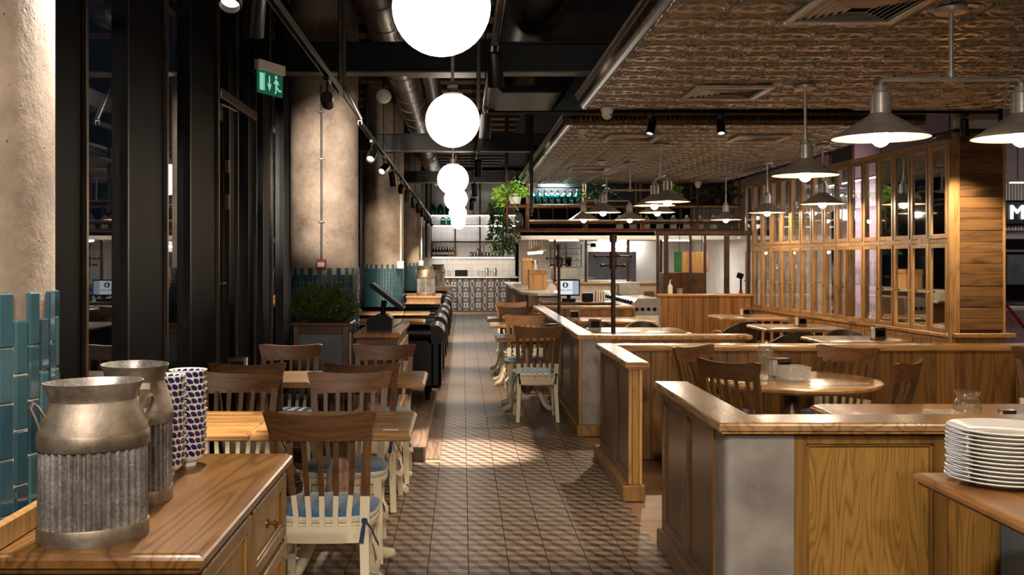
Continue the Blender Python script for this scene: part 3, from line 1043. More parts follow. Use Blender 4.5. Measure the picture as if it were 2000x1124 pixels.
def double_pendant(x, y, label, rz=0, s=.403, zr=2.245, rot=0):
    p = thing('double_cone_pendant', label, 'lamp', (x, y, 0), rot, 'metal cone pendant lamps over the tables')
    rose(p, 2.992)
    zb = zr + .335
    MB().tube([(0, 0, zb), (0, 0, 2.97)], .0135, 12).tube([(0, 0, zb + .01), (0, 0, zb + .05)], .02, 12).build('stem', 'brushed_steel', p)
    MB().tube([(-s, 0, zr + .29), (-s, 0, zb - .02), (-s + .02, 0, zb), (s - .02, 0, zb), (s, 0, zb - .02), (s, 0, zr + .29)], .0145, 12).tube([(-.035, 0, zb), (.035, 0, zb)], .021, 12).build('crossbar', 'brushed_steel', p)
    for q in (-s, s): shade_parts(p, q, 0, zr)
    return p


double_pendant(2.797, 5.86, 'nearest twin metal cone pendant on a T-shaped pipe, upper right')
double_pendant(2.6, 1.7, 'unseen twin metal cone pendant added for fill light above the service counter')  # out of view, added to brighten the near partition and the plates
pendant(2.84, 8.48, 'single metal cone pendant between the twin pendant and the glazed cupboards')
pendant(4.52, 12.85, 'single cone pendant in front of the middle glazed cupboards')
pendant(4.54, 15.25, 'single cone pendant in front of the farthest glazed cupboards')
pendant(4.62, 17.95, 'farthest single cone pendant, left of the cupboards')
double_pendant(2.48, 12.8, 'twin cone pendant whose crossbar points along the room', rot=PI / 2, s=.42)
double_pendant(2.49, 15.2, 'twin cone pendant in the middle of the far tin ceiling')
double_pendant(2.53, 17.95, 'farthest twin cone pendant, before the copper rack')

# ================================================================ EXIT SIGN
ex = thing('exit_sign', 'green emergency exit sign with a running figure, hung by the windows', 'sign', (-1.59, 8.47, 2.98), math.atan2(.33, .15))
MB().cbox(-.19, .19, -.025, .025, .115, .2, .006).build('housing', 'white_plastic', ex)
MB().box(-.175, .175, -.006, .006, -.07, .118).build('panel', 'exit_green', ex)
pg = MB()
def flat(poly, y=-.0085): pg.prism(poly, y, y + .0015, 'y')
flat([(-.155, -.045), (-.155, .095), (-.10, .095), (-.10, -.045)])
flat([(-.092, -.045), (-.085, -.045), (-.085, .1), (-.092, .1)])
flat([(-.028, .085), (-.012, .085), (-.012, .0), (-.028, .0)])
flat([(-.05, .02), (-.02, -.04), (.01, .02), (-.004, .02), (-.02, -.012), (-.036, .02)])
flat([(.075 + .016 * math.cos(a * PI / 5), .086 + .016 * math.sin(a * PI / 5)) for a in range(10)])
flat([(.06, .066), (.095, .062), (.118, .03), (.104, .024), (.094, .044), (.09, .01), (.12, -.012), (.15, -.012), (.15, -.028), (.112, -.028), (.082, -.005), (.08, -.04), (.06, -.055), (.055, -.04), (.066, -.03), (.066, .03), (.048, .028), (.04, .04), (.056, .046)])
pg.build('pictogram', 'exit_pale', ex)
MB().tube([(0, 0, .2), (0, 0, 1.45)], .007, 8).build('rod', 'grey_pipe', ex)

# ================================================================ TIMBER PARTITIONS
ZC = .89


def cap_poly(root, poly, name='cap', mat='oak_cap', z1=ZC, t=.034):
    """moulded cap: lower ledge, round-over and top face"""
    def inset(ps, d):
        n = len(ps); out = []
        for i in range(n):
            a, b, c = Vector(ps[i - 1]), Vector(ps[i]), Vector(ps[(i + 1) % n])
            e1 = (b - a).normalized(); e2 = (c - b).normalized()
            n1 = Vector((-e1.y, e1.x)); n2 = Vector((-e2.y, e2.x))
            k = n1 + n2
            out.append(tuple(b + k * (d / (1 + n1.dot(n2)))))
        return out
    L = []
    for d, z in ((.014, z1 - t - .012), (.014, z1 - t), (.0, z1 - t + .002), (0, z1 - .012), (.003, z1 - .004), (.010, z1)):
        L.append([(x, y, z) for x, y in inset(poly, d)])
    return MB().rings(L).build(name, mat, root, smooth=20)


def plank_row(root, x0, x1, y, z0, z1, wd, mat, face=-1, depth=.012, name='plank', vary=.25):
    """vertical boards on a wall facing -y, each its own part"""
    x = x0; rnd = random.Random(int(x0 * 100) + int(y * 10))
    while x < x1 - .01:
        q = min(wd * (1 + rnd.uniform(-vary, vary)), x1 - x)
        if x1 - (x + q) < .03: q = x1 - x
        MB().cbox(0, q - .003, -depth + rnd.uniform(-.002, .002), 0, 0, z1 - z0, .003).build(name, mat, root, (x, y, z0))
        x += q


def frame_panel(root, a0, a1, z0, z1, pos, axis, st=.05, mats=('oak_frame', 'oak_panel'), depth=.018, out=-1, rail=None):
    """framed panel on a wall: axis 'y' -> wall faces -y at y=pos (a = x); axis 'x' -> wall faces -x at x=pos (a = y)"""
    rail = rail or st
    def bx(m, u0, u1, h0, h1, d0, d1, c):
        if axis == 'y': m.cbox(u0, u1, pos - d1, pos - d0, h0, h1, c)
        else: m.cbox(pos - d1, pos - d0, u0, u1, h0, h1, c)
    f = MB()
    bx(f, a0, a0 + st, z0, z1, 0, depth, .003); bx(f, a1 - st, a1, z0, z1, 0, depth, .003)
    bx(f, a0 + st, a1 - st, z1 - rail, z1, 0, depth, .003); bx(f, a0 + st, a1 - st, z0, z0 + rail, 0, depth, .003)
    fo = f.build('panel_frame', mats[0], root)
    p = MB(); bx(p, a0 + st - .002, a1 - st + .002, z0 + rail - .002, z1 - rail + .002, -.004, .004, .001)
    p.build('panel', mats[1], fo)
    b = MB(); g = .012
    for (u0, u1, h0, h1) in ((a0 + st, a0 + st + g, z0 + rail, z1 - rail), (a1 - st - g, a1 - st, z0 + rail, z1 - rail), (a0 + st, a1 - st, z1 - rail - g, z1 - rail), (a0 + st, a1 - st, z0 + rail, z0 + rail + g)):
        bx(b, u0, u1, h0, h1, .002, depth * .62, .003)
    b.build('bead', mats[0], fo)


# ---- near partition (side run + long front run with the concrete corner)
p1 = thing('partition', 'nearest oak partition with a grey concrete corner and moulded cap', 'partition', (0, 0, 0))
MB().box(1.09, 1.20, 4.25, 5.49, .0, ZC - .04).box(1.10, 3.4, 4.24, 4.34, 0, ZC - .04).build('core', 'oak_dark_panel', p1)
cap_poly(p1, [(1.035, 4.125), (3.45, 4.125), (3.45, 4.37), (1.225, 4.37), (1.225, 5.55), (1.035, 5.55)], mat='oak_cap_y')
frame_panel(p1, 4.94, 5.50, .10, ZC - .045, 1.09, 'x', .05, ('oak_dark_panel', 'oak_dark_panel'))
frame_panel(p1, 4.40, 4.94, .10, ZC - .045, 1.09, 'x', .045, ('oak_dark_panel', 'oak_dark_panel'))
MB().cbox(1.072, 1.09, 4.365, 4.405, .1, ZC - .045, .004).build('corner_bead', 'oak_frame', p1)
MB().cbox(1.045, 1.09, 4.19, 5.515, 0, .105, .008).cbox(1.085, 1.215, 5.49, 5.515, 0, .105, .008).build('plinth', 'oak_dark_panel', p1)
MB().cbox(1.072, 1.30, 5.49, 5.50, .105, ZC - .045, .002).build('end_board', 'oak_dark_panel', p1)
cr = .03
pts = [(1.36, 4.235), (1.076 + cr, 4.195)] 
poly = [(1.36, 4.24), (1.36, 4.198)] + [(1.078 + cr - cr * math.sin(a * PI / 2 / 6), 4.198 + cr - cr * math.cos(a * PI / 2 / 6)) for a in range(7)] + [(1.078, 4.365), (1.10, 4.365), (1.10, 4.24)]
MB().prism(poly[::-1], 0, ZC - .045, 'z').build('corner_panel', 'grey_plaster', p1, smooth=30)
frame_panel(p1, 1.362, 1.995, .08, ZC - .045, 4.24, 'y', .055, depth=.034)
frame_panel(p1, 1.998, 2.30, .08, ZC - .045, 4.24, 'y', .035, depth=.030)
MB().cbox(2.205, 3.4, 4.190, 4.206, 0, ZC - .045, .003).build('end_panel', 'slate_panel', p1)
MB().cbox(1.36, 2.2, 4.19, 4.24, 0, .08, .006).build('plinth', 'oak_frame', p1)

# ---- second partition: short return and the plank wall behind the round table
p2 = thing('partition', 'oak partition with a short return post and plank wall behind the round table', 'partition', (0, 0, 0))
MB().box(1.09, 1.145, 6.60, 7.9, 0, ZC - .04).box(1.09, 7.2, 7.93, 8.03, 0, ZC - .04).build('core', 'oak_dark_panel', p2)
cap_poly(p2, [(1.045, 6.55), (1.20, 6.55), (1.20, 7.87), (7.3, 7.87), (7.3, 8.06), (1.045, 8.06)])
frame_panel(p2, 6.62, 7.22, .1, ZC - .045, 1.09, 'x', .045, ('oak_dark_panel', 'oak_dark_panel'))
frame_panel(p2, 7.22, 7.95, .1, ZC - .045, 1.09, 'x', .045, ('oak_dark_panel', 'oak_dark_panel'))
MB().cbox(1.03, 1.09, 6.57, 8.03, 0, .10, .008).cbox(1.025, 1.17, 6.54, 6.6, 0, .10, .006).build('plinth', 'oak_frame', p2)
for x0, x1, m in ((1.07, 1.092, 'joinery'), (1.094, 1.136, 'oak_panel'), (1.138, 1.158, 'joinery')):
    MB().cbox(x0, x1, 6.585, 6.61, .1, ZC - .045, .004).build('end_board', m, p2)
plank_row(p2, 1.16, 7.2, 7.93, 0, ZC - .045, .15, 'plank_dark')
MB().cbox(1.147, 1.16, 6.61, 7.93, 0, ZC - .045, .003).build('inner_board', 'oak_dark_panel', p2)

# ---- third partition: long run along the aisle, panelled front run, plank back run
p3 = thing('partition', 'long oak partition beside the aisle with a grey panel at its near corner', 'partition', (0, 0, 0))
MB().box(1.06, 1.14, 9.0, 14.6, 0, ZC - .04).box(1.06, 2.49, 9.0, 9.1, 0, ZC - .04).box(1.06, 2.42, 14.55, 14.65, 0, ZC - .04).build('core', 'oak_dark_panel', p3)
cap_poly(p3, [(1.005, 8.92), (2.53, 8.92), (2.53, 9.11), (1.165, 9.11), (1.165, 14.51), (2.45, 14.51), (2.45, 14.68), (1.005, 14.68)], mat='oak_cap_y')
for k in range(6):
    y0 = 9.02 + k * .93
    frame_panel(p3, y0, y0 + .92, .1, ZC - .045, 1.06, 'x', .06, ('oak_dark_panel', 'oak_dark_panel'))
MB().cbox(1.0, 1.06, 8.965, 14.65, 0, .10, .008).cbox(1.0, 2.49, 8.94, 9.0, 0, .10, .008).build('plinth', 'oak_frame', p3)
MB().cbox(1.018, 1.045, 8.955, 9.0, .1, ZC - .045, .005).build('corner_post', 'oak_frame', p3)
MB().cbox(1.045, 1.30, 8.965, 9.0, .1, ZC - .045, .003).build('corner_panel', 'grey_plaster', p3)
for a, b in ((1.30, 1.93), (1.93, 2.49)):
    frame_panel(p3, a, b, .1, ZC - .045, 9.0, 'y', .035, ('oak_frame', 'oak_panel'), rail=.07)
plank_row(p3, 1.2, 2.42, 14.55, 0, ZC - .045, .12, 'knotty')
MB().cbox(2.42, 2.46, 14.53, 14.66, 0, ZC - .045, .003).build('end_board', 'oak_frame', p3)

# ---- tall plank partition under the glass screen
p4 = thing('partition', 'tall knotty plank partition below the glass screen of the kitchen', 'partition', (0, 0, 0))
ZT = .985
MB().box(3.24, 4.85, 16.83, 16.95, 0, ZT - .03).build('core', 'oak_dark_panel', p4)
cap_poly(p4, [(3.19, 16.78), (4.85, 16.78), (4.85, 17.0), (3.19, 17.0)], z1=ZT)
plank_row(p4, 3.24, 4.75, 16.83, 0, ZT - .04, .12, 'knotty')
MB().cbox(3.215, 3.24, 16.8, 16.95, 0, ZT - .04, .004).build('end_board', 'joinery', p4)
MB().cbox(3.03, 3.17, 16.9, 17.1, 0, 1.02, .005).build('post', 'walnut', p4)

# ================================================================ CHAIRS
def make_chair():
    c = thing('dining_chair', 'chair', 'chair')
    ZS = .56                                    # paint line: brown above, white below
    def split(p0, p1, z):                        # point where the run crosses height z
        t = (z - p0[2]) / (p1[2] - p0[2]); return tuple(p0[k] + t * (p1[k] - p0[k]) for k in range(3))
    for s in (-1, 1):
        a = (s * .190, -.265, 0); b = (s * .178, -.205, .24); d = (s * .176, -.198, .42); e = (s * .183, -.232, .62); f = (s * .196, -.285, .83)
        m = split(d, e, ZS)
        MB().bar([a, b, d, m, e, f], [.034, .037, .04, .04, .038, .034], [.034, .04, .044, .04, .034, .028], mis=[0, 0, 0, 1, 1]).build('post', ['white_paint', 'chair_brown_z'], c)
    # top rail: bowed backward, ends flared
    L = []
    n = 14
    for k in range(n + 1):
        u = -1 + 2 * k / n; y = -.285 - .042 * (1 - u * u)
        zt = .908 + .022 * u * u - (.012 if abs(u) > .99 else 0); zb = .80 + .004 * (1 - u * u)
        xt = .236 * u; xb = .204 * u
        L.append([(xb, y - .008, zb), (xb, y + .014, zb), (xt, y - .002, zt), (xt, y - .026, zt)])
    MB().rings(L).build('top_rail', 'chair_brown', c)
    for k in range(5):
        u = (-2 + k) / 2.0
        x0 = .112 * u; x1 = .128 * u
        p = [(x0, -.208 - .012 * (1 - u * u), .395), (x0, -.214 - .014 * (1 - u * u), .48)]
        e = (x1 * .985, -.236 - .02 * (1 - u * u), .62); f = (x1 * 1.04, -.288 - .036 * (1 - u * u), .815)
        m = split(p[1], e, ZS)
        MB().bar([p[0], p[1], m, e, f], .022, .013, mis=[0, 0, 1, 1]).build('slat', ['white_paint', 'chair_brown_z'], c)
    L = []
    for k in range(9):
        u = -1 + 2 * k / 8; y = -.206 - .014 * (1 - u * u)
        L.append([(.17 * u, y - .012, .355), (.17 * u, y + .012, .355), (.17 * u, y + .012, .425), (.17 * u, y - .012, .425)])
    MB().rings(L).build('back_rail', 'white_paint', c)
    # seat: rounded D plan
    def plan(g=0.0, n=28):
        out = []
        for k in range(n):
            t = 2 * PI * k / n
            cx, sy = math.cos(t), math.sin(t)
            e = .62
            x = (.225 + g) * math.copysign(abs(cx) ** e, cx); y = (.215 + g) * math.copysign(abs(sy) ** e, sy)
            x *= 1 + .10 * (y / .215) * .6
            out.append((x, y))
        return out
    lp = lambda g, z: [(x, y, z) for x, y in plan(g)]
    MB().rings([lp(-.02, .395), lp(-.006, .40), lp(0, .41), lp(0, .425), lp(-.008, .432)]).build('seat', 'white_paint', c)
    MB().rings([lp(-.035, .34), lp(-.035, .396)]).build('apron', 'white_paint', c)
    MB().rings([lp(-.012, .432), lp(.0, .438), lp(.004, .452), lp(-.002, .462), lp(-.006, .466), lp(-.03, .477), lp(-.08, .483)], mis=[0, 0, 0, 1, 1, 1]).build('cushion', ['cream_cloth', 'blue_velvet'], c)
    cu = [o for o in c.children if o.name.startswith('cushion')][0]
    for s in (-1, 1):
        m = MB()
        m.lathe([(0, -.014), (.012, -.008), (.014, 0), (.011, .009), (0, .013)], 8, (s * .178, -.228, .45))
        m.bar([(s * .165, -.19, .455), (s * .178, -.224, .452)], .004, .012, (0, 0, 1))
        m.bar([(s * .18, -.228, .45), (s * .205, -.238, .425), (s * .225, -.22, .37), (s * .235, -.2, .345)], [.012, .018, .02, .022], .003, (0, 1, .3))
        m.bar([(s * .178, -.23, .448), (s * .172, -.244, .41), (s * .165, -.24, .36)], [.012, .018, .02], .003, (1, 0, 0))
        m.build('tie', 'blue_ribbon', cu)
        MB().bar([(s * .178, .168, .41), (s * .186, .178, .25), (s * .19, .2, .1), (s * .196, .222, 0)], [.042, .04, .036, .03], [.042, .038, .034, .032]).build('leg', 'white_paint', c)
        MB().bar([(s * .178, -.2, .24), (s * .215, -.1, .20), (s * .222, .03, .2), (s * .20, .15, .23), (s * .187, .178, .25)], .016, .03, (1, 0, 0)).build('stretcher', 'white_paint', c)
    return c


CHAIR = make_chair()
chair_used = [False]


def chair(x, y, rz, label, group, z=0):
    if not chair_used[0]:
        chair_used[0] = True
        CHAIR.location = (x, y, z); CHAIR.rotation_euler = (0, 0, rz); CHAIR['label'] = label; CHAIR['group'] = group
        return CHAIR
    return copy_tree(CHAIR, None, (x, y, z), rz, label, group)


GL = 'two-tone chairs at the window-side tables'
# chair origin is the seat centre; the back rail stands .31 behind it
chair(-.594, 4.53, .02, 'nearest two-tone slat-back chair, light blue cushion tied with ribbons, by the sideboard', GL)
chair(-.62, 5.42, PI + .03, 'slat-back chair facing the camera across the first right-hand table of the window side', GL)
chair(-.605, 6.53, -.02, 'dark slat-back chair with its back turned, between the two rows of window-side tables', GL)
chair(-.577, 7.27, PI, 'slat-back chair facing the camera at the far side of the second right-hand table', GL)
chair(-1.243, 5.42, PI - .02, 'slat-back chair just right of the bowls, facing the camera', GL)
chair(-1.315, 6.53, .02, 'dark slat-back chair with its back turned, behind the chair beside the bowls', GL)
chair(-1.262, 7.27, PI + .02, 'golden-lit slat-back chair in front of the planter', GL)
GA = 'two-tone chairs beside the long partition'
chair(.715, 9.98, 0.0, 'nearest slat-back chair beside the long partition, back turned, white legs', GA)
chair(.70, 11.22, PI, 'slat-back chair facing the camera behind the first partition table', GA)
chair(.72, 12.1, .02, 'slat-back chair with its back turned at the second partition table', GA)
chair(.70, 13.28, PI, 'slat-back chair facing the camera behind the second partition table', GA)
chair(.72, 14.85, PI, 'farthest slat-back chair beside the long partition', GA)
GR = 'two-tone chairs around the round table'
def aim_chair(rx, ry, tx, ty, label):
    a = math.atan2(ty - ry, tx - rx)                # direction the sitter faces
    chair(rx + .24 * math.cos(a), ry + .24 * math.sin(a), a - PI / 2, label, GR)
TX, TY = 2.20, 6.84
aim_chair(1.70, 6.42, TX, TY, 'dark slat-back chair at the front left of the round table')
aim_chair(1.72, 7.40, TX, TY, 'slat-back chair at the rear left of the round table, beside the glass carafe')
aim_chair(2.74, 7.36, TX, TY, 'slat-back chair at the rear right of the round table')
aim_chair(2.72, 6.38, TX, TY, 'slat-back chair at the front right of the round table, seen edge-on')
chair(4.12, 7.05, PI - .25, 'two-tone chair cut by the right edge of the picture', GR)

# ================================================================ TABLES
def edge_top(root, x0, x1, y0, y1, z1=.75, t=.04, mat='oak_block', cham=0.0):
    c = cham
    if c: base = [(x0 + c, y0), (x1 - c, y0), (x1, y0 + c), (x1, y1 - c), (x1 - c, y1), (x0 + c, y1), (x0, y1 - c), (x0, y0 + c)]
    else: base = [(x0, y0), (x1, y0), (x1, y1), (x0, y1)]
    cx, cy = (x0 + x1) / 2, (y0 + y1) / 2
    def ins(d): return [(x - math.copysign(d, x - cx), y - math.copysign(d, y - cy)) for x, y in base]
    L = [[(x, y, z) for x, y in ins(d)] for d, z in ((.01, z1 - t), (0, z1 - t + .006), (0, z1 - .016), (.006, z1 - .012), (.012, z1 - .003), (.018, z1))]
    return MB().rings(L).build('tabletop', mat, root, smooth=20)


def pedestal(root, h=.70, mat='pink_paint', spread=.30, rot=PI / 4):
    MB().lathe([(.10, h), (.10, h - .02), (.05, h - .05), (.042, h - .12), (.06, h - .2), (.066, h - .26), (.05, h - .33), (.036, h - .36), (.06, h - .39), (.064, h - .46), (.05, h - .52), (.03, h - .55)], 20).build('pedestal', mat, root)
    for k in range(4):
        a = rot + k * PI / 2
        ca, sa = math.cos(a), math.sin(a)
        prof = [(.03, .30), (.09, .29), (.15, .23), (.20, .13), (.25, .06), (spread, .035), (spread + .05, .03)]
        MB().tube([(r * ca, r * sa, z) for r, z in prof], [.035, .036, .032, .028, .026, .03, .022], 10).build('foot', 'white_paint', root)


def square_table(x0, y0, label, group, w=.74, d=.70, mat='oak_block'):
    t = thing('dining_table', label, 'table', (x0 + w / 2, y0 + d / 2, 0), 0, group)
    edge_top(t, -w / 2, w / 2, -d / 2, d / 2, mat=mat)
    MB().cbox(-.17, .17, -.17, .17, .69, .71, .004).build('plate', 'black_metal', t)
    pedestal(t)
    return t


GW = 'square oak tables on the window side'
square_table(-.978, 4.71, 'square oak table in front of the sideboard, with a paper sticker on its edge', GW)
square_table(-1.722, 4.71, 'lamplit square oak table right behind the stacked bowls', GW)
square_table(-.985, 6.65, 'square oak table in the second row, right-hand one', GW)
square_table(-1.729, 6.65, 'lamplit square oak table in the second row, with the napkin holder', GW)
st = tag(MB().cbox(-.036, .036, -.012, .012, 0, .0008, .0003).build('sticker', 'paper', None, (-.335, 4.80, .7505)), 'small white paper sticker on the table edge', 'sticker')
GP = 'small oak tables along the partition'
square_table(.35, 10.35, 'nearest small oak table beside the long partition', GP, .64, .62)
square_table(.33, 12.45, 'second small oak table beside the long partition', GP, .64, .62)
square_table(.33, 13.75, 'third small oak table beside the long partition', GP, .64, .62)
# round table
rt = thing('round_table', 'large round oak pedestal table with a carafe and crystal box', 'table', (TX, TY, 0))
MB().lathe([(0, .705), (.53, .705), (.555, .715), (.572, .725), (.575, .74), (.568, .747), (.555, .75), (0, .75)], 64).build('tabletop', 'oak_block', rt, smooth=20)
MB().lathe([(.08, .70), (.085, .66), (.05, .62), (.055, .55), (.085, .48), (.095, .40), (.07, .34), (.05, .32), (.085, .29), (.09, .22), (.06, .18)], 24).build('pedestal', 'walnut', rt)
for k in range(4):
    a = PI / 4 + k * PI / 2
    MB().tube([(r * math.cos(a), r * math.sin(a), z) for r, z in ((.05, .24), (.16, .2), (.28, .1), (.40, .045), (.46, .035))], [.04, .04, .034, .032, .026], 10).build('foot', 'walnut', rt)
# table behind the near partition
tb = thing('dining_table', 'long oak table with clipped corners just behind the nearest partition', 'table', (2.55, 5.22, 0))
edge_top(tb, -.64, .75, -.45, .46, mat='oak_block', cham=.045)
MB().cbox(-.2, .2, -.15, .15, .69, .71, .004).build('plate', 'black_metal', tb)
pedestal(tb, spread=.34)


def tub_chair(x, y, rz, label, group='brown leather tub chairs'):
    c = thing('tub_chair', label, 'chair', (x, y, 0), rz, group)
    # shell: curved back wrapping around the seat, sitter faces +y
    L = []
    for k in range(15):
        a = math.radians(200 + 140 * k / 14)
        R = .26
        zt = .77 - .14 * abs(k - 7) / 7 * (abs(k - 7) / 7)
        cx, sy = math.cos(a), math.sin(a)
        L.append([((R - .02) * cx, (R - .02) * sy, .42), (R * cx, R * sy, .42), ((R + .045) * cx, (R + .045) * sy, zt - .01), ((R + .035) * cx, (R + .035) * sy, zt), ((R + .015) * cx, (R + .015) * sy, zt - .01)])
    MB().rings(L).build('backrest', 'brown_leather', c)
    MB().rings([[(r * math.cos(t * PI / 10), r * math.sin(t * PI / 10) * .98 + .02, z) for t in range(20)] for r, z in ((.22, .40), (.245, .42), (.245, .45), (.22, .47))]).build('seat', 'brown_leather', c)
    for s in (-1, 1):
        MB().tube([(s * .22, .2, 0), (s * .235, .19, .3), (s * .25, .17, .6), (s * .27, .05, .63), (s * .275, -.06, .62)], .011, 8).build('arm', 'brushed_steel', c)
        MB().tube([(s * .16, -.14, .41), (s * .21, -.24, 0)], .011, 8).build('leg', 'brushed_steel', c)
    return c


def booth_table(x0, x1, y0, y1, label, cham=.07):
    t = thing('dining_table', label, 'table', ((x0 + x1) / 2, (y0 + y1) / 2, 0), 0, 'long oak tables in the middle bays')
    w_, d_ = (x1 - x0) / 2, (y1 - y0) / 2
    edge_top(t, -w_, w_, -d_, d_, cham=cham)
    MB().cbox(-.2, .2, -.15, .15, .69, .71, .004).build('plate', 'black_metal', t)
    pedestal(t)
    return t


booth_table(1.42, 2.52, 11.15, 12.05, 'long lamplit oak table just behind the panelled partition')
booth_table(1.42, 2.53, 13.3, 14.2, 'long lamplit oak table before the knotty back run of the partition')
booth_table(3.52, 4.42, 9.85, 10.75, 'oak table nearest the plank pier')
booth_table(3.50, 4.45, 11.75, 12.7, 'middle oak table beside the glazed cupboards')
booth_table(3.55, 4.45, 13.9, 14.9, 'far oak table beside the glazed cupboards')
tub_chair(1.75, 10.65, 0, 'brown tub chair with its curved back behind the panelled partition, left one')
tub_chair(2.3, 10.62, 0, 'brown tub chair behind the panelled partition, right one')
tub_chair(1.72, 12.7, PI, 'brown tub chair between the two long middle tables, left one')
tub_chair(2.28, 12.72, PI, 'brown tub chair between the two long middle tables, right one')
tub_chair(3.62, 11.25, 0, 'dark tub chair between the pier table and the middle cupboard table')
tub_chair(4.0, 9.35, 0, 'brown tub chair pushed to the near side of the pier table')
tub_chair(3.55, 13.3, .4, 'dark tub chair left of the middle cupboard table')
tub_chair(4.25, 11.2, PI, 'brown tub chair tucked behind the pier table')

# ================================================================ SIDEBOARD
sb = thing('sideboard', 'oak sideboard with drawers and moulded top in the left foreground', 'sideboard', (0, 0, 0))
X0, X1, YA, YB = -1.05, -.57, 2.25, 3.44
MB().box(X0 + .02, X1 - .03, YA + .03, YB - .03, .05, .86).build('carcass', 'sideboard', sb)
L = [[(x, y, z) for x, y in ((X0, YA - 0 + d), (X1 - d, YA + d), (X1 - d, YB - d), (X0, YB - d))] for d, z in ((.016, .852), (.010, .858), (.010, .866), (.0, .87), (0, .887), (.004, .893), (.012, .896), (.016, .90))]
MB().rings(L).build('top', 'sideboard_top', sb, smooth=15)
MB().cbox(X0 - .002, X0 + .022, YA, YB, .90, .957, .004).build('upstand', 'sideboard', sb)
MB().cbox(X0 + .02, X1 - .028, YA + .02, YB - .02, 0, .06, .004).build('plinth', 'sideboard', sb)
xf = X1 - .03
nb = 2
wd = (YB - YA - .08) / nb
for k in range(nb):
    y0 = YA + .04 + k * wd
    # drawer front with raised frame, facing the aisle (+x)
    def front(name, z0, z1, y0=y0):
        d = MB()
        a, b = y0 + .012, y0 + wd - .012
        for (p, q, r, s) in ((a, a + .045, z0, z1), (b - .045, b, z0, z1), (a + .045, b - .045, z1 - .04, z1), (a + .045, b - .045, z0, z0 + .04)):
            d.cbox(xf, xf + .018, p, q, r, s, .004)
        o = d.build(name, 'sideboard', sb)
        MB().cbox(xf, xf + .006, a + .045, b - .045, z0 + .04, z1 - .04, .001).build('panel', 'sideboard', o)
        e = MB()
        for (p, q, r, s) in ((a + .045, a + .056, z0 + .04, z1 - .04), (b - .056, b - .045, z0 + .04, z1 - .04), (a + .056, b - .056, z1 - .051, z1 - .04), (a + .056, b - .056, z0 + .04, z0 + .051)):
            e.cbox(xf + .004, xf + .014, p, q, r, s, .004)
        e.build('bead', 'sideboard', o)
        return o, (a + b) / 2
    o, ym = front('drawer', .64, .845)
    kn = MB(); kn.T = Matrix.Translation((xf + .006, ym, .745)) @ Matrix.Rotation(PI / 2, 4, 'Y')
    kn.lathe([(.016, 0), (.016, .003), (.005, .006), (.005, .018), (.014, .022), (.014, .027), (.008, .031), (0, .032)], 16)
    kn.build('knob', 'brass', o)
    o, ym = front('cupboard_door', .08, .62)
    kn = MB(); kn.T = Matrix.Translation((xf + .016, y0 + wd - .04, .45)) @ Matrix.Rotation(PI / 2, 4, 'Y')
    kn.lathe([(.016, 0), (.016, .003), (.005, .006), (.005, .018), (.014, .022), (.014, .027), (.008, .031), (0, .032)], 16)
    kn.build('knob', 'brass', o)
    MB().cbox(xf + .014, xf + .022, y0 + wd - .02, y0 + wd - .008, .5, .56, .002).build('hinge', 'grey_pipe', o)


# ================================================================ MILK CANS
def milk_can(x, y, z, rz, label, s=1.0, grp='galvanised milk cans', sx=1.0, sy=.78, H=.365):
    c = thing('milk_can', label, 'can', (x, y, z), rz, grp)
    R = .127 * s; k = H / .365
    n = 320
    cor = lambda t, i: 1 + .085 * (max(0, math.cos(t * 34) + .6) ** .4 - .95)
    MB().lathe([(R * .99, .0), (R * 1.0, .004), (R * 1.0, .034 * k), (R * .985, .038 * k)], 64, sx=sx, sy=sy).build('base_band', 'aged_steel', c)
    MB().lathe([(R * .955, .036 * k), (R * .955, .222 * k)], n, sx=sx, sy=sy, rad=cor).build('corrugated_body', 'galvanised', c, smooth=25)
    MB().lathe([(R * .985, .213 * k), (R * 1.005, .217 * k), (R * 1.005, .246 * k), (R * .985, .25 * k)], 64, sx=sx, sy=sy).build('shoulder_band', 'aged_steel', c)
    MB().lathe([(R * .99, .25 * k), (R * .95, .27 * k), (R * .86, .298 * k), (R * .80, .313 * k), (R * .78, .322 * k)], 64, sx=sx, sy=sy).build('shoulder', 'aged_steel', c, smooth=14)
    # flared open neck, hollow
    MB().lathe([(R * .78, .318 * k), (R * .775, .324 * k), (R * .80, .338 * k), (R * .89, .362 * k), (R * .895, .365 * k), (R * .885, .365 * k), (R * .785, .336 * k), (R * .74, .32 * k), (R * .74, .15 * k), (0, .15 * k)], 64, sx=sx, sy=sy, closed=True, mis=[0] * 5 + [1] * 4).build('neck', ['aged_steel', 'galvanised'], c)
    for q in (-1, 1):
        MB().bar([(q * R * .93 * sx, 0, .252 * k), (q * R * 1.02 * sx, 0, .29 * k), (q * R * 1.10 * sx, 0, .312 * k), (q * R * 1.06 * sx, 0, .325 * k), (q * R * .98 * sx, 0, .318 * k), (q * R * .86 * sx, 0, .292 * k)], [.03, .026, .026, .026, .026, .03], .004, (0, 1, 0)).build('handle', 'aged_steel', c)
    return c


milk_can(-.862, 2.395, .90, math.radians(33), 'nearest corrugated oval milk can on the sideboard')
milk_can(-.892, 2.79, .90, math.radians(118), 'second corrugated oval milk can standing behind the nearest one')

# ================================================================ BOWLS
def bowl_mesh():
    o = [(0, 0), (.026, 0), (.027, .006), (.024, .009), (.037, .014), (.048, .026), (.0548, .041), (.060, .056)]
    i = [(.058, .0565), (.0525, .041), (.0455, .028), (.032, .018), (.02, .012), (0, .011)]
    return MB().lathe(o + i, 40).mesh('bowl', 'bowl_print')


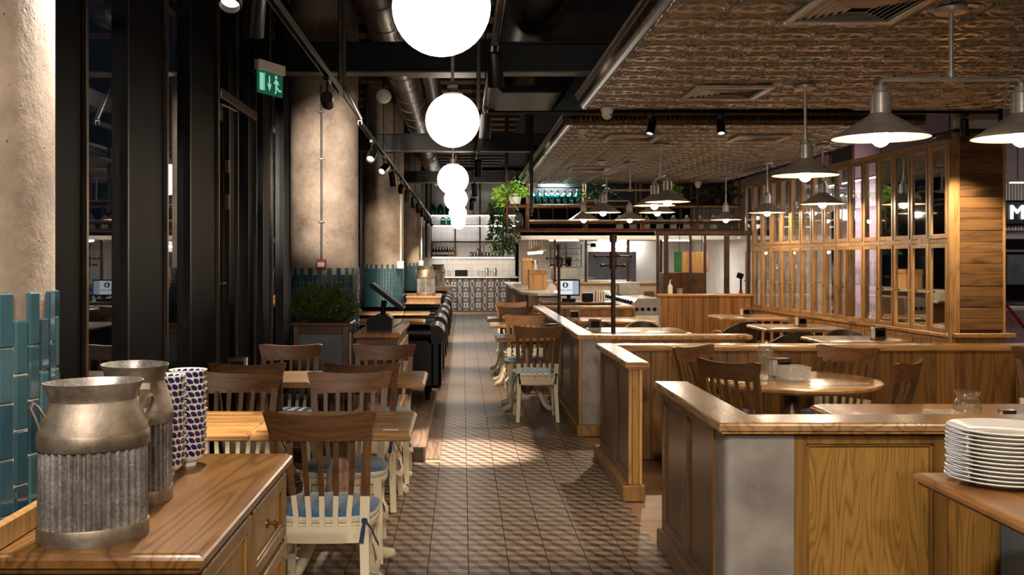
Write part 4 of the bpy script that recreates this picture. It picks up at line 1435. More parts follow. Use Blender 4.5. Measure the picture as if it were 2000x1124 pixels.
BOWL = bowl_mesh()
def bowl_stack(x, y, n, where):
    z = .90
    for k in range(n):
        pos = 'top' if k == n - 1 else ('bottom' if k == 0 else '%s from the bottom' % ['', 'second', 'third', 'fourth', 'fifth', 'sixth', 'seventh', 'eighth', 'ninth', 'tenth', 'eleventh', 'twelfth', 'thirteenth'][k])
        o = put('bowl', BOWL, None, (x + random.uniform(-.0015, .0015), y + random.uniform(-.0015, .0015), z), random.uniform(0, 6))
        tag(o, 'white bowl with blue brush dots, %s of the %s stack' % (pos, where), 'bowl', 'stacked blue and white bowls')
        z += .0205


bowl_stack(-.868, 3.24, 13, 'right')
bowl_stack(-.895, 3.09, 13, 'left')

# ================================================================ PLATES AND SERVICE COUNTER
sc = thing('service_counter', 'oak service counter cut by the right edge, carrying the plates', 'counter', (0, 0, 0))
L = [[(x, y, z) for x, y in ((1.376 + d, 1.0), (2.6, 1.0), (2.6, 3.13 - d), (1.376 + d, 3.13 - d))] for d, z in ((.02, .862), (.012, .866), (.012, .874), (0, .878), (0, .890), (.006, .896), (.014, .90))]
MB().rings(L).build('top', 'oak_block_y', sc, smooth=15)
MB().box(1.75, 2.55, 1.05, 2.9, 0, .862).build('carcass', 'slate_panel', sc)
PL = MB().lathe([(0, 0), (.088, 0), (.09, .003), (.10, .005), (.150, .021), (.1545, .0225), (.155, .0245), (.1535, .0255), (.148, .024), (.10, .009), (.088, .007), (0, .007)], 64).mesh('plate', 'white_china')
z = .90
for k in range(13):
    o = put('plate', PL, None, (1.568 + random.uniform(-.003, .003), 2.965 + random.uniform(-.003, .003), z), random.uniform(0, 6))
    pos = 'topmost plate of the stack' if k == 12 else ('lowest plate of the stack, on the oak counter' if k == 0 else '%s plate from the bottom of the stack' % ['', 'second', 'third', 'fourth', 'fifth', 'sixth', 'seventh', 'eighth', 'ninth', 'tenth', 'eleventh', 'twelfth'][k])
    tag(o, 'white china ' + pos, 'plate', 'stack of white plates')
    z += .0118

# ================================================================ WINDOW SIDE: PLANTER, TILL CABINET, SOFAS
ZD = .116
pl = thing('planter', 'dark wood planter box with grey panels before the spotlit column', 'planter', (0, 0, 0))
px0, px1, py0, py1, pz = -1.47, -.99, 8.9, 9.32, 1.0
for (x, y) in ((px0, py0), (px1 - .05, py0), (px0, py1 - .05), (px1 - .05, py1 - .05)):
    MB().cbox(x, x + .05, y, y + .05, ZD, pz - .03, .004).build('post', 'walnut', pl)
for (z0, z1) in ((ZD + .02, ZD + .1), (pz - .1, pz - .03)):
    MB().cbox(px0 + .05, px1 - .05, py0 + .004, py0 + .04, z0, z1, .004).build('rail', 'walnut_h', pl)
    MB().cbox(px1 - .04, px1 - .004, py0 + .05, py1 - .05, z0, z1, .004).build('rail', 'walnut_h', pl)
MB().box(px0 + .05, px1 - .05, py0 + .016, py0 + .03, ZD + .1, pz - .1).build('panel', 'slate_panel', pl)
MB().box(px1 - .03, px1 - .016, py0 + .05, py1 - .05, ZD + .1, pz - .1).build('panel', 'white_plastic', pl)
MB().box(px0 + .02, px0 + .034, py0 + .05, py1 - .05, ZD + .1, pz - .1).box(px0 + .05, px1 - .05, py1 - .03, py1 - .016, ZD + .1, pz - .1).build('panel', 'slate_panel', pl)
rim = MB()
for a in ((px0 - .02, px1 + .02, py0 - .02, py0 + .05), (px0 - .02, px1 + .02, py1 - .05, py1 + .02), (px0 - .02, px0 + .05, py0 + .05, py1 - .05), (px1 - .05, px1 + .02, py0 + .05, py1 - .05)):
    rim.cbox(*a, pz - .03, pz, .005)
rim.build('rim', 'walnut_h', pl)
MB().box(px0 + .04, px1 - .04, py0 + .04, py1 - .04, pz - .14, pz - .04).build('soil', 'soil', pl)


def leaf_quad(mb, p, d, length, width, up):
    d = d.normalized(); s = d.cross(up)
    if s.length < 1e-4: s = d.orthogonal()
    s = s.normalized() * width / 2
    n = s.cross(d).normalized() * width * .25
    a = p; b = p + d * length * .45 + s + n; c_ = p + d * length; e = p + d * length * .45 - s + n; m = p + d * length * .5
    mb.add([a, b, c_, e, m], [(0, 1, 4), (1, 2, 4), (2, 3, 4), (3, 0, 4)])


bs = thing('rosemary_bush', 'bushy dark green rosemary growing in the planter', 'plant', (-1.23, 9.11, pz - .04))
rn = random.Random(3)
stems = MB(); lv = MB()
for k in range(420):
    a = rn.uniform(0, 2 * PI); q = math.sqrt(rn.random())
    ex_, ey_ = .285 * q * math.cos(a), .22 * q * math.sin(a)
    H = .40 * math.sqrt(max(.05, 1 - .8 * q * q)) * rn.uniform(.6, 1.05)
    b0 = Vector((ex_ * .45, ey_ * .45, 0)); tip = Vector((ex_ * 1.12, ey_ * 1.1, H)); mid = (b0 + tip) / 2 + Vector((ex_ * .12, ey_ * .12, .02))
    if k % 4 == 0: stems.tube([b0, mid, tip], [.003, .002, .001], 4)
    for j in range(30):
        t = rn.uniform(.3, 1.03)
        p = b0.lerp(mid, t * 2) if t < .5 else mid.lerp(tip, t * 2 - 1)
        d = (tip - b0).normalized() * .9 + Vector((rn.uniform(-1, 1), rn.uniform(-1, 1), rn.uniform(-.7, .8)))
        leaf_quad(lv, p, d, rn.uniform(.022, .045), .0075, Vector((rn.random(), rn.random(), rn.random() + .1)))
stems.build('stem', 'soil', bs)
tag(lv.build('foliage', 'leaf_dark', bs, smooth=0), kind='stuff')

# cabinet with the till
cb = thing('till_cabinet', 'wooden drawer cabinet carrying the till screen, beside the planter', 'cabinet', (0, 0, 0))
cx0, cx1, cy0, cy1, cz = -.84, -.48, 7.9, 9.34, .98
MB().box(cx0 + .02, cx1 - .025, cy0 + .03, cy1 - .02, ZD, cz - .04).build('carcass', 'walnut', cb)
L = [[(x, y, z) for x, y in ((cx0 + d, cy0 + d), (cx1 - d, cy0 + d), (cx1 - d, cy1 - d), (cx0 + d, cy1 - d))] for d, z in ((.02, cz - .05), (.01, cz - .04), (0, cz - .034), (0, cz - .012), (.01, cz))]
MB().rings(L).build('top', 'oak_block_y', cb, smooth=15)
x = cx0 + .06
k = 0
while x < cx1 - .08:
    MB().cbox(0, .052, -.008, 0, 0, .72, .003).build('plank', 'plank_dark', cb, (x, cy0 + .032, ZD + .05)); x += .055
for z0, z1 in ((ZD, ZD + .06), (cz - .13, cz - .05)): MB().cbox(cx0 + .02, cx1 - .025, cy0 + .012, cy0 + .03, z0, z1, .003).build('rail', 'walnut_h', cb)
for x0 in (cx0 + .02, cx1 - .065): MB().cbox(x0, x0 + .04, cy0 + .012, cy0 + .03, ZD + .06, cz - .13, .003).build('stile', 'walnut', cb)
for k in range(3):
    for j in range(3):
        y0 = cy0 + .06 + k * .44; z0 = ZD + .06 + j * .24
        d = MB().cbox(cx1 - .025, cx1 - .008, y0, y0 + .42, z0, z0 + .22, .005).build('drawer', 'sideboard', cb)
        kn = MB(); kn.T = Matrix.Translation((cx1 - .008, y0 + .21, z0 + .12)) @ Matrix.Rotation(PI / 2, 4, 'Y')
        kn.lathe([(.007, 0), (.006, .01), (.016, .016), (.014, .024), (0, .028)], 10); kn.build('knob', 'brass', d)
ps = thing('till_terminal', 'black tilted till screen on the cabinet beside the planter', 'till', (-.66, 8.25, cz), 0)
MB().prism([(-.10, 0), (.10, 0), (.10, .10), (.06, .13), (-.02, .13), (-.10, .09)], -.11, .11, 'y').build('stand', 'black_plastic', ps)
s_ = MB(); s_.T = Matrix.Translation((.06, 0, .27)) @ Matrix.Rotation(math.radians(38), 4, 'Y')
s_.cbox(-.165, .165, -.15, .15, -.016, .016, .006); s_.build('monitor', 'black_plastic', ps)
s_ = MB(); s_.T = Matrix.Translation((.06, 0, .27)) @ Matrix.Rotation(math.radians(38), 4, 'Y')
s_.box(-.145, .145, -.13, .13, .0155, .0175); s_.build('screen', 'slate_panel', ps)
MB().tube([(.02, 0, .12), (.03, 0, .24)], .022, 10).build('neck', 'black_plastic', ps)
MB().tube([(.1, .02, .02), (.17, .03, .06), (.2, .02, .16), (.17, 0, .24)], .004, 6).build('cable', 'black_plastic', ps)


def sofa(y, facing, label, x0=-1.5, x1=-.235):
    """black chesterfield; facing +1 looks away from the camera"""
    s = thing('chesterfield_sofa', label, 'sofa', ((x0 + x1) / 2, y, ZD), 0 if facing > 0 else PI, 'black leather chesterfield sofas on the dais')
    w_ = (x1 - x0) / 2; D = .80
    # sitter faces +y, back at y=0 .. seat to y=D
    y0 = 0
    MB().cbox(-w_ + .06, w_ - .06, .06, D - .02, .12, .34, .02).build('base', 'leather', s)
    MB().cbox(-w_ + .17, w_ - .17, .2, D, .34, .46, .045).build('seat_cushion', 'leather', s)
    bk = MB().cbox(-w_ + .05, w_ - .05, .03, .17, .12, .66, .03)
    bk.tube([(-w_ + .09, .09, .68), (w_ - .09, .09, .68)], .095, 18)
    bo = bk.build('backrest', 'leather', s)
    bt = MB()
    for k in range(int((2 * w_ - .3) / .12)):
        for j in range(3):
            bt.lathe([(0, -.006), (.012, -.004), (.012, .004), (0, .008)], 6, (-w_ + .18 + k * .12 + (.06 if j % 2 else 0), .176, .5 + j * .07))
    bt.build('button', 'leather', bo)
    for q in (-1, 1):
        a = MB().cbox(q * (w_ - .04) - .06, q * (w_ - .04) + .06, .05, D - .03, .12, .62, .03)
        a.tube([(q * (w_ - .045), .03, .665), (q * (w_ - .045), D - .01, .665)], .10, 18)
        ao = a.build('arm', 'leather', s)
        MB().lathe([(0, 0), (.085, 0), (.09, .006), (.06, .012), (0, .015)], 18).build('arm_rosette', 'leather', ao)
        r_ = [o for o in ao.children][-1]
        r_.location = (q * (w_ - .045), D - .01, .665); r_.rotation_euler = (-PI / 2, 0, 0)
        for yy in (.1, D - .08):
            MB().lathe([(.022, 0), (.03, .08), (.034, .125)], 10, (q * (w_ - .12), yy, 0)).build('leg', 'black_plastic', s)
    return s


SO = [(10.36, 1, 'nearest black chesterfield sofa, its back to the camera'), (11.95, 1, 'second black chesterfield sofa from the front, back to the camera'), (14.35, -1, 'third black chesterfield sofa, facing the camera'),
      (15.0, 1, 'fourth black chesterfield sofa counted from the front', -1.5), (18.2, -1, 'fifth black chesterfield sofa counted from the front'), (18.9, 1, 'sixth black chesterfield sofa counted from the front'), (21.6, -1, 'farthest black chesterfield sofa, near the bar')]
for q in SO: sofa(q[0], q[1], q[2], x0=(-1.5 if 11 < q[0] and not 15.0 < q[0] + .8 * q[1] < 18 else -.94))
def low_table(y0, y1, label, x0=-1.35, x1=-.42):
    t = thing('dining_table', label, 'table', ((x0 + x1) / 2, (y0 + y1) / 2, ZD), 0, 'oak tables between the black sofas')
    edge_top(t, (x0 - x1) / 2, (x1 - x0) / 2, (y0 - y1) / 2, (y1 - y0) / 2)
    MB().cbox(-.17, .17, -.12, .12, .69, .71, .004).build('plate', 'black_metal', t)
    pedestal(t, spread=.2)
low_table(11.2, 11.85, 'oak table between the first two black sofas')
low_table(12.85, 13.5, 'lamplit oak table between the second and third black sofas')
low_table(15.85, 16.45, 'oak table before the second column', -.92)
low_table(19.8, 20.7, 'oak table between the farthest black sofas')
# two small cabinets between the sofas that carry more milk cans
for (x0, x1, y0, y1, l, l2) in ((-.92, -.34, 16.6, 17.3, 'small oak cabinet with a milk can beside the second column', 'galvanised milk can on the cabinet beside the second column'), (-.86, -.26, 22.9, 23.7, 'small oak cabinet with a milk can beside the farthest column', 'galvanised milk can on the cabinet near the bar')):
    c = thing('side_cabinet', l, 'cabinet', ((x0 + x1) / 2, (y0 + y1) / 2, ZD))
    a, b = (x1 - x0) / 2, (y1 - y0) / 2
    MB().box(-a + .02, a - .02, -b + .02, b - .02, 0, .80).build('carcass', 'oak_frame', c)
    MB().cbox(-a, a, -b, b, .80, .84, .008).build('top', 'oak_cap', c)
    MB().cbox(-a + .05, a - .05, -b + .008, -b + .02, .1, .74, .003).build('door', 'oak_panel', c)
    milk_can(-.6 if y0 < 20 else -.55, (y0 + y1) / 2, ZD + .84, 0, l2, 1.25, 'galvanised milk cans', 1, .85, .48)

# ================================================================ SMALL THINGS ON TABLES
def napkin_holder(x, y, z, rz, label, big=1.0):
    n = thing('napkin_holder', label, 'napkin holder', (x, y, z), rz, 'metal napkin holders')
    w_, d_, h = .055 * big, .04 * big, .105 * big
    f = MB()
    f.cbox(-w_, w_, -d_, d_, 0, .008, .003)
    f.cbox(-w_, w_, -d_, -d_ + .004, .008, h, .002); f.cbox(-w_, w_, d_ - .004, d_, .008, h, .002)
    f.cbox(-w_, w_, -d_, d_, h - .006, h, .003)
    f.build('case', 'chrome', n)
    MB().cbox(-w_ + .006, w_ - .006, -d_ + .006, d_ - .006, .009, h - .008, .003).build('napkins', 'paper', n)
    MB().cbox(-w_ + .018, w_ - .018, -d_ - .002, -d_, .03, h - .025, .001).build('face_plate', 'black_plastic', n)
    return n


napkin_holder(-1.56, 7.12, .75, .1, 'chrome napkin holder on the lamplit second-row table', 1.15)
napkin_holder(2.165, 6.98, .75, .45, 'dark napkin holder behind the crystal box on the round table', 1.2)
napkin_holder(2.66, 5.0, .75, .0, 'low napkin holder beside the jar on the long table', .62)
napkin_holder(4.16, 10.25, .75, .2, 'napkin holder on the table nearest the plank pier', 1.1)
napkin_holder(4.05, 12.25, .75, .2, 'napkin holder on the middle cupboard table', 1.1)
napkin_holder(3.98, 14.4, .75, .2, 'napkin holder on the far cupboard table', 1.1)
napkin_holder(.93, 10.7, .75, .0, 'menu and napkin holder on the nearest partition table', 1.2)
napkin_holder(.9, 12.75, .75, .0, 'napkin holder on the second partition table', 1.2)
napkin_holder(1.50, 11.6, .75, .0, 'napkin holder at the left end of the long table behind the panelled partition', 1.2)
napkin_holder(1.5, 13.7, .75, .0, 'napkin holder at the left end of the far long table', 1.2)


def crystal(x, y, z, rz, label, w_=.06, h=.06):
    c = thing('crystal_box', label, 'glassware', (x, y, z), rz, 'cut crystal boxes')
    n = 8; L = []
    rn = random.Random(5)
    out = []
    for i in range(4):
        for k in range(n):
            t = -w_ + 2 * w_ * k / n
            p = [(t, -w_), (w_, t), (-t, w_), (-w_, -t)][i]
            q = .004 * (1 if k % 2 else -1)
            out.append((p[0] * (1 + q * 14), p[1] * (1 + q * 14)))
    rows_ = []
    for j in range(7):
        zz = h * j / 6
        rows_.append([(a * (1 + (.05 if (i + j) % 2 else -.02)), b * (1 + (.05 if (i + j) % 2 else -.02)), zz) for i, (a, b) in enumerate(out)])
    inner = [[(a * .82, b * .82, zz) for a, b in out] for zz in (h, h * .12)]
    MB().rings(rows_ + inner).build('body', 'cut_glass', c, smooth=0)
    MB().cbox(-w_ * .66, w_ * .66, -w_ * .66, w_ * .66, h * .13, h * .3, .004).build('sugar', 'white_china', c)
    return c


crystal(2.17, 6.72, .75, .1, 'cut crystal box in the middle of the round table', .085, .10)
crystal(2.36, 5.02, .75, .1, 'cut crystal box on the long table by the plates', .07, .055)


def carafe(x, y, z, prof, label, cat='carafe'):
    c = thing('glass_carafe', label, cat, (x, y, z))
    inn = [(max(r - .003, 0), zz + (.004 if i == 0 else 0)) for i, (r, zz) in enumerate(prof)][::-1]
    MB().lathe([(0, 0)] + prof + inn + [(0, .004)], 32, closed=True).build('vessel', 'clear_glass', c)
    return c


carafe(1.995, 6.75, .75, [(.05, 0), (.052, .02), (.05, .10), (.046, .14), (.05, .165), (.054, .185), (.05, .205), (.04, .215), (.04, .225), (.047, .25), (.05, .262)], 'tall clear glass carafe on the round table')
carafe(2.565, 5.2, .75, [(.055, 0), (.063, .015), (.066, .05), (.063, .075), (.05, .094), (.053, .114), (.064, .13)], 'low clear glass jar on the long table behind the plates', 'jar')
# bag with cables by the entrance between the partitions
bg = thing('cable_bag', 'black bag with loose cables on the floor between two partitions', 'bag', (1.50, 6.0, -.006))
MB().rings([[(a * .16 * math.cos(t * PI / 9), a * .22 * math.sin(t * PI / 9), z) for t in range(18)] for a, z in ((.9, 0), (1.05, .08), (1.0, .22), (.8, .32), (.45, .37))]).build('sack', 'black_plastic', bg)
MB().tube([(-.15, -.15, .02), (-.18, -.16, .15), (-.1, -.19, .24), (.0, -.2, .2), (-.04, -.21, .1)], .004, 6).build('cable', 'grey_pipe', bg)
MB().tube([(-.16, -.12, .05), (-.19, -.12, .12), (-.15, -.2, .18), (-.07, -.22, .14)], .004, 6).build('cable', 'grey_pipe', bg)


def coat_rack(x, y, label, top=1.79):
    c = thing('coat_rack', label, 'coat rack', (x, y, -.008), 0, 'rusty iron coat racks')
    MB().lathe([(0, 0), (.17, 0), (.17, .012), (.05, .03), (.03, .05), (0, .05)], 24).build('base', 'rust_iron', c)
    MB().tube([(0, 0, .04), (0, 0, top - .05)], .021, 12).build('pole', 'rust_iron', c)
    MB().lathe([(.022, top - .075), (.034, top - .07), (.034, top - .01), (.042, top - .008), (.042, top), (0, top)], 16).build('finial', 'rust_iron', c)
    MB().lathe([(.036, top - .32), (.036, top - .16)], 16).build('sleeve', 'rust_iron', c)
    for z, R, a0 in ((top - .2, .17, .15), (top - .29, .14, .6)):
        for k in range(4):
            a = a0 + k * PI / 2
            p = MB().tube([(.03 * math.cos(a), .03 * math.sin(a), z), (R * math.cos(a), R * math.sin(a), z)], .007, 8)
            n = 6
            p.lathe([(.017 * math.sin(PI * i / n), -.017 * math.cos(PI * i / n)) for i in range(n + 1)], 10, (R * math.cos(a), R * math.sin(a), z))
            p.build('peg', 'rust_iron', c)
    return c


coat_rack(1.40, 9.5, 'nearer rusty iron coat rack with ball pegs, behind the panelled partition')
coat_rack(1.35, 14.3, 'farther rusty iron coat rack with ball pegs, in front of the till screen', 1.77)

# ================================================================ GLAZED CUPBOARDS AND PLANK PIER
NX, NY, FX, FY = 5.20, 10.9, 4.78, 17.2
wl = math.hypot(FX - NX, FY - NY)
wa = math.atan2(FY - NY, FX - NX)              # local x runs from the pier into the depth, local +y faces the tables
NB = 8
bw = wl / NB
Zs, Zm, Zt = .76, 1.746, 2.78
ORD = ['first', 'second', 'third', 'fourth', 'fifth', 'sixth', 'seventh', 'eighth']
def door(root, x0, x1, z0, z1, mat, swing=0.0, knob=True):
    d = MB(); s = .034
    d.cbox(0, s, -.018, .018, 0, z1 - z0, .003).cbox(x1 - x0 - s, x1 - x0, -.018, .018, 0, z1 - z0, .003)
    d.cbox(s, x1 - x0 - s, -.018, .018, z1 - z0 - .045, z1 - z0, .003).cbox(s, x1 - x0 - s, -.018, .018, 0, .05, .003)
    o = d.build('door', 'joinery', root, (x0, .02, z0), swing)
    MB().box(s, x1 - x0 - s, -.003, .003, .05, z1 - z0 - .045).build('pane', mat, o)
    if knob:
        k = MB(); k.T = Matrix.Translation((x1 - x0 - .017, .018, (z1 - z0) * .45)) @ Matrix.Rotation(-PI / 2, 4, 'X')
        k.lathe([(.005, 0), (.005, .012), (.012, .018), (.009, .026), (0, .028)], 10); k.build('knob', 'brass', o)
    return o


for b in range(NB):
    org = (NX + (FX - NX) * b / NB, NY + (FY - NY) * b / NB, 0)
    lab = '%s glazed oak cupboard bay counted from the plank pier%s' % (ORD[b], ', with mirror panes' if b < 2 else ', with clear panes')
    c = thing('glazed_cupboard', lab, 'cupboard', org, wa, 'row of glazed oak cupboards')
    for x in (0, bw / 2):
        MB().cbox(x - .02, x + .02, -.04, .03, .1, Zt + .05, .003).build('stile', 'joinery', c)
    MB().cbox(0, bw, -.06, .06, Zs - .04, Zs, .006).build('sill', 'joinery_h', c)
    MB().cbox(0, bw, -.03, .028, Zm - .025, Zm + .025, .004).build('rail', 'joinery_h', c)
    MB().cbox(0, bw, -.03, .028, Zt, Zt + .06, .004).build('rail', 'joinery_h', c)
    MB().cbox(0, bw, -.03, .022, Zs - .1, Zs - .04, .004).build('rail', 'joinery_h', c)
    MB().cbox(0, bw, -.03, .022, .0, .14, .004).build('plinth', 'joinery_h', c)
    pm_ = 'mirror' if b < 2 else 'pane'
    for i in (0, 1):
        x0 = i * bw / 2 + .021; x1 = (i + 1) * bw / 2 - .021
        door(c, x0, x1, Zs + .004, Zm - .028, pm_, knob=True)
        door(c, x0, x1, Zm + .028, Zt - .003, pm_, knob=False)
        q = MB().cbox(x0, x1, -.01, .016, .14, .66, .004).build('lower_door', 'joinery', c)
        MB().box(x0 + .05, x1 - .05, .012, .018, .2, .6).build('lower_panel', 'black_plastic', q)
    if b >= 2:
        for z in (1.22, 2.2):
            MB().box(.02, bw - .02, -.34, -.05, z, z + .012).build('shelf', 'pane', c)
        MB().box(.02, bw - .02, -.34, -.05, Zs, Zs + .015).build('shelf', 'joinery_h', c)
    if b == 2:
        d = [o for o in c.children if o.name.startswith('door')][2]
        d.rotation_euler = (0, 0, math.radians(14))
# glassware on the shelves behind the clear panes
prof_g = [(.0, 0), (.034, 0), (.034, .004), (.006, .008), (.005, .085), (.02, .10), (.042, .13), (.046, .17), (.04, .21)]
prof_t = [(0, 0), (.045, 0), (.06, .03), (.062, .16), (.045, .21), (.03, .235), (.032, .29)]
G1 = MB().lathe(prof_g, 14, closed=True).mesh('stemmed_glass', 'clear_glass')
G2 = MB().lathe(prof_t, 14, closed=True).mesh('glass_decanter', 'clear_glass')
rn = random.Random(11)
ux, uy = math.cos(wa), math.sin(wa)
for b in range(2, NB):
    for (zi, z) in enumerate((Zs + .016, 1.233, 2.213)):
        for k in range(6):
            u = (b + (k + .5) / 6) * bw; v_ = -.12 - .13 * (k % 2)
            x = NX + ux * u - uy * v_ * 1; y = NY + uy * u + ux * v_
            dec = rn.random() < .4
            o = put('glass_decanter' if dec else 'stemmed_glass', G2 if dec else G1, None, (x, y, z))
            tag(o, ('clear glass decanter, %s from the near end of the %s shelf, %s glazed cupboard' if dec else 'clear stemmed glass, %s from the near end of the %s shelf, %s glazed cupboard') % (ORD[k], ('lower', 'middle', 'upper')[zi], ORD[b]), 'glassware', 'glassware in the %s cupboard, %s shelf' % (ORD[b], ('lower', 'middle', 'upper')[zi]))

# plank pier
pr = thing('plank_pier', 'broad pier clad in horizontal brown planks at the end of the cupboards', 'pier', (0, 0, 0))
a0, a1, yp = 5.26, 5.77, 10.9
MB().box(a0 + .01, a1 - .01, yp + .02, yp + .5, 0, 2.9).build('core', 'walnut', pr)
z = .80; k = 0
rn = random.Random(4)
while z < 2.88:
    h_ = min(.118 + rn.uniform(-.006, .006), 2.9 - z)
    MB().cbox(0, a1 - a0 - .05, -.012 + rn.uniform(-.003, .003), .02, 0, h_ - .004, .003).build('plank', 'pier_plank', pr, (a0 + .03, yp, z)); z += h_
MB().cbox(a0 - .035, a0 + .03, yp - .02, yp + .05, .76, 2.92, .005).build('corner_post', 'joinery', pr)
MB().cbox(a1 - .022, a1 + .008, yp - .016, yp + .05, .76, 2.92, .004).build('corner_post', 'joinery', pr)
MB().cbox(a0 - .06, a1 + .08, yp - .09, yp + .05, .72, .765, .006).build('ledge', 'joinery_h', pr)
MB().cbox(a0 - .02, a1 + .01, yp - .02, yp + .02, 0, .72, .005).build('base', 'oak_frame', pr)
MB().cbox(a0 - .04, a1 + .02, yp - .02, yp + .5, 2.90, 2.94, .004).build('top_angle', 'rust_iron', pr)
hb = thing('header_panel', 'pale perforated panel above the plank pier', 'panel', (5.5, 11.0, 2.95))
MB().box(-.22, .26, 0, .03, 0, .32).build('sheet', 'white_plastic', hb)
MB().box(.26, .30, -.01, .04, -.02, .34).build('edge', 'black_metal', hb)

# ================================================================ PINKISH SHOP UNIT BEYOND THE PIER
struct('wall_unit', MB().box(5.9, 9.3, 15.4, 15.5, 0, 4.5), 'pink_wall')
rp = thing('ribbed_panel', 'pale ribbed panel behind the lit sign at the right edge', 'panel', (7.98, 15.3, 1.98))
for k in range(26): MB().cbox(k * .045, k * .045 + .03, 0, .05, 0, .72, .006).build('rib', 'white_plastic', rp)
sg = thing('lit_sign', 'glowing white lettering on a dark oval at the right edge', 'sign', (8.0, 15.22, 2.21))
MB().cbox(0, 1.1, 0, .06, -.16, .22, .05).build('back_plate', 'black_metal', sg)
text_mesh('lettering', 'MILK', .3, 'sign_white', sg, (.12, -.02, .03), (PI / 2, 0, 0), .015, 'LEFT')
ov = thing('wall_oven', 'black oven unit under the lit sign at the right edge', 'oven', (7.95, 15.0, .0))
MB().cbox(0, 1.2, 0, .38, .95, 1.85, .01).build('body', 'black_plastic', ov)
MB().cbox(.02, 1.18, -.012, 0, 1.18, 1.62, .004).build('oven_door', 'slate_panel', ov)
MB().cbox(.0, 1.2, -.03, .02, 1.66, 1.7, .006).build('handle', 'chrome', ov)
cn = thing('shop_counter', 'pale ribbed counter under the black oven at the right edge', 'counter', (7.6, 14.6, 0))
MB().box(0, 1.6, 0, .7, 0, .82).build('front', 'pink_wall', cn)
MB().cbox(-.03, 1.65, -.05, .72, .82, .87, .006).build('top', 'white_plastic', cn)
rd = tag(MB().tube([(7.22, 13.6, .95), (7.7, 13.6, .35)], .022, 8).build('barrier_pole', 'red_plastic'), 'slanting dark red barrier pole at the right edge beside the pier', 'pole')
l2 = thing('strip_light', 'thin white ceiling strip light in the pinkish unit', 'lamp', (7.6, 14.2, 2.62))
MB().cbox(0, 1.3, -.03, .03, 0, .03, .004).build('housing', 'white_plastic', l2)
MB().box(0, 1.3, -.025, .025, -.012, 0).build('tube', 'tube_glow', l2)
for x_ in (.1, 1.2): MB().tube([(x_, 0, .03), (x_, 0, 1.88)], .006, 6).build('hanger', 'black_metal', l2)
struct('wall_cupboard_back', MB().box(6.3, 6.4, 12.9, 17.4, 0, 3.0), 'pink_wall')
l3 = thing('strip_light', 'long strip light added behind the glazed cupboards to brighten their panes', 'lamp', (5.85, 12.0, 2.72))  # added light, so the clear panes do not look onto darkness
MB().box(-.03, .03, 0, 4.6, 0, .03).build('housing', 'white_plastic', l3)
MB().box(-.02, .02, 0, 4.6, -.01, 0).build('tube', 'tube_glow', l3)
kl = bpy.data.objects.new('strip_lamp', lamp_data('AREA', 34, (1, .95, .95), 1.2)); C.objects.link(kl); kl.parent = l3; kl.location = (0, 2.3, -.03); kl.rotation_euler = (0, math.radians(-25), 0)  # extra fill under the added strip
for y_ in (.3, 2.3, 4.3): MB().tube([(0, y_, .03), (0, y_, 1.78)], .006, 6).build('hanger', 'black_metal', l3)
# ================================================================ COPPER RACK OVER THE KITCHEN FRONT
rk = thing('hanging_rack', 'long hanging rack of copper pipes above the kitchen front', 'rack', (0, 0, 0))
yr0, yr1 = 19.6, 20.1
zb = 2.11
for (z, yy) in ((zb, yr0), (zb + .14, yr0), (zb + .47, yr0), (zb, yr1), (zb + .47, yr1)):
    MB().tube([(.86 if z < 2.6 and z != zb + .14 else 1.24, yy, z), (5.3, yy, z)], .026, 8).build('rail', 'copper', rk)
for x in (.86, 1.26, 2.38, 3.42, 4.5, 5.3):
    for yy in (yr0, yr1):
        MB().tube([(x, yy, zb), (x, yy, 4.4 if x < 1.3 else 3.3)], .026, 8).build('upright', 'copper', rk)
MB().box(1.26, 5.3, yr0 - .02, yr1 + .02, zb + .44, zb + .465).build('shelf', 'oak_cap', rk)
MB().box(.86, 5.3, yr0, yr1, zb + .02, zb + .03).build('shelf', 'copper', rk)
MB().box(.84, 1.24, yr0 - .02, yr1 + .02, zb + .44, zb + .465).build('shelf', 'copper', rk)
MB().box(1.3, 5.3, yr1 - .02, yr1, zb + .16, zb + .22).build('back_strip', 'white_plastic', rk)
MB().box(1.3, 5.3, yr1 + .02, yr1 + .06, zb + .5, 3.3).build('back_panel', 'black_metal', rk)
MB().tube([(1.28, yr0, zb + .62 + .2), (2.3, yr0, zb + .62 + .2)], .014, 8).build('lamp_bar', 'black_metal', rk)
MB().box(1.3, 5.25, yr1 - .1, yr1 - .06, zb - .012, zb + .006).build('light_strip', 'strip_glow', rk)
# teal siphon bottles in two rows
prof_s = [(0, 0), (.05, 0), (.056, .01), (.056, .16), (.05, .19), (.03, .215), (.02, .225), (.02, .25), (.0, .252)]
S1 = MB().lathe([(r * 1.12, z_ * 1.12) for r, z_ in prof_s], 12).mesh('glass', 'siphon_glass')
S2 = MB().lathe([(.0, .278), (.022, .278), (.026, .29), (.018, .315), (.0, .32)], 10).mesh('siphon_head', 'chrome')
k = 0
for j in range(2):
    for i in range(8):
        s = thing('siphon_bottle', 'teal glass siphon bottle, %s from the left, %s row of the copper rack' % (ORD[i], ('front', 'back')[j]), 'bottle', (1.34 + i * .125 + .02 * j, yr0 + .09 + j * .2, zb + .466), 0, 'teal siphon bottles on the copper rack')
        put('glass', S1, s); put('siphon_head', S2, s)
bl = bpy.data.objects.new('bottle_lamp', lamp_data('AREA', 40, (.85, 1, 1), .5))  # hidden fill without a fitting, added to brighten the teal bottles
C.objects.link(bl); bl.location = (1.8, yr0 + .2, 3.1); bl.parent = rk
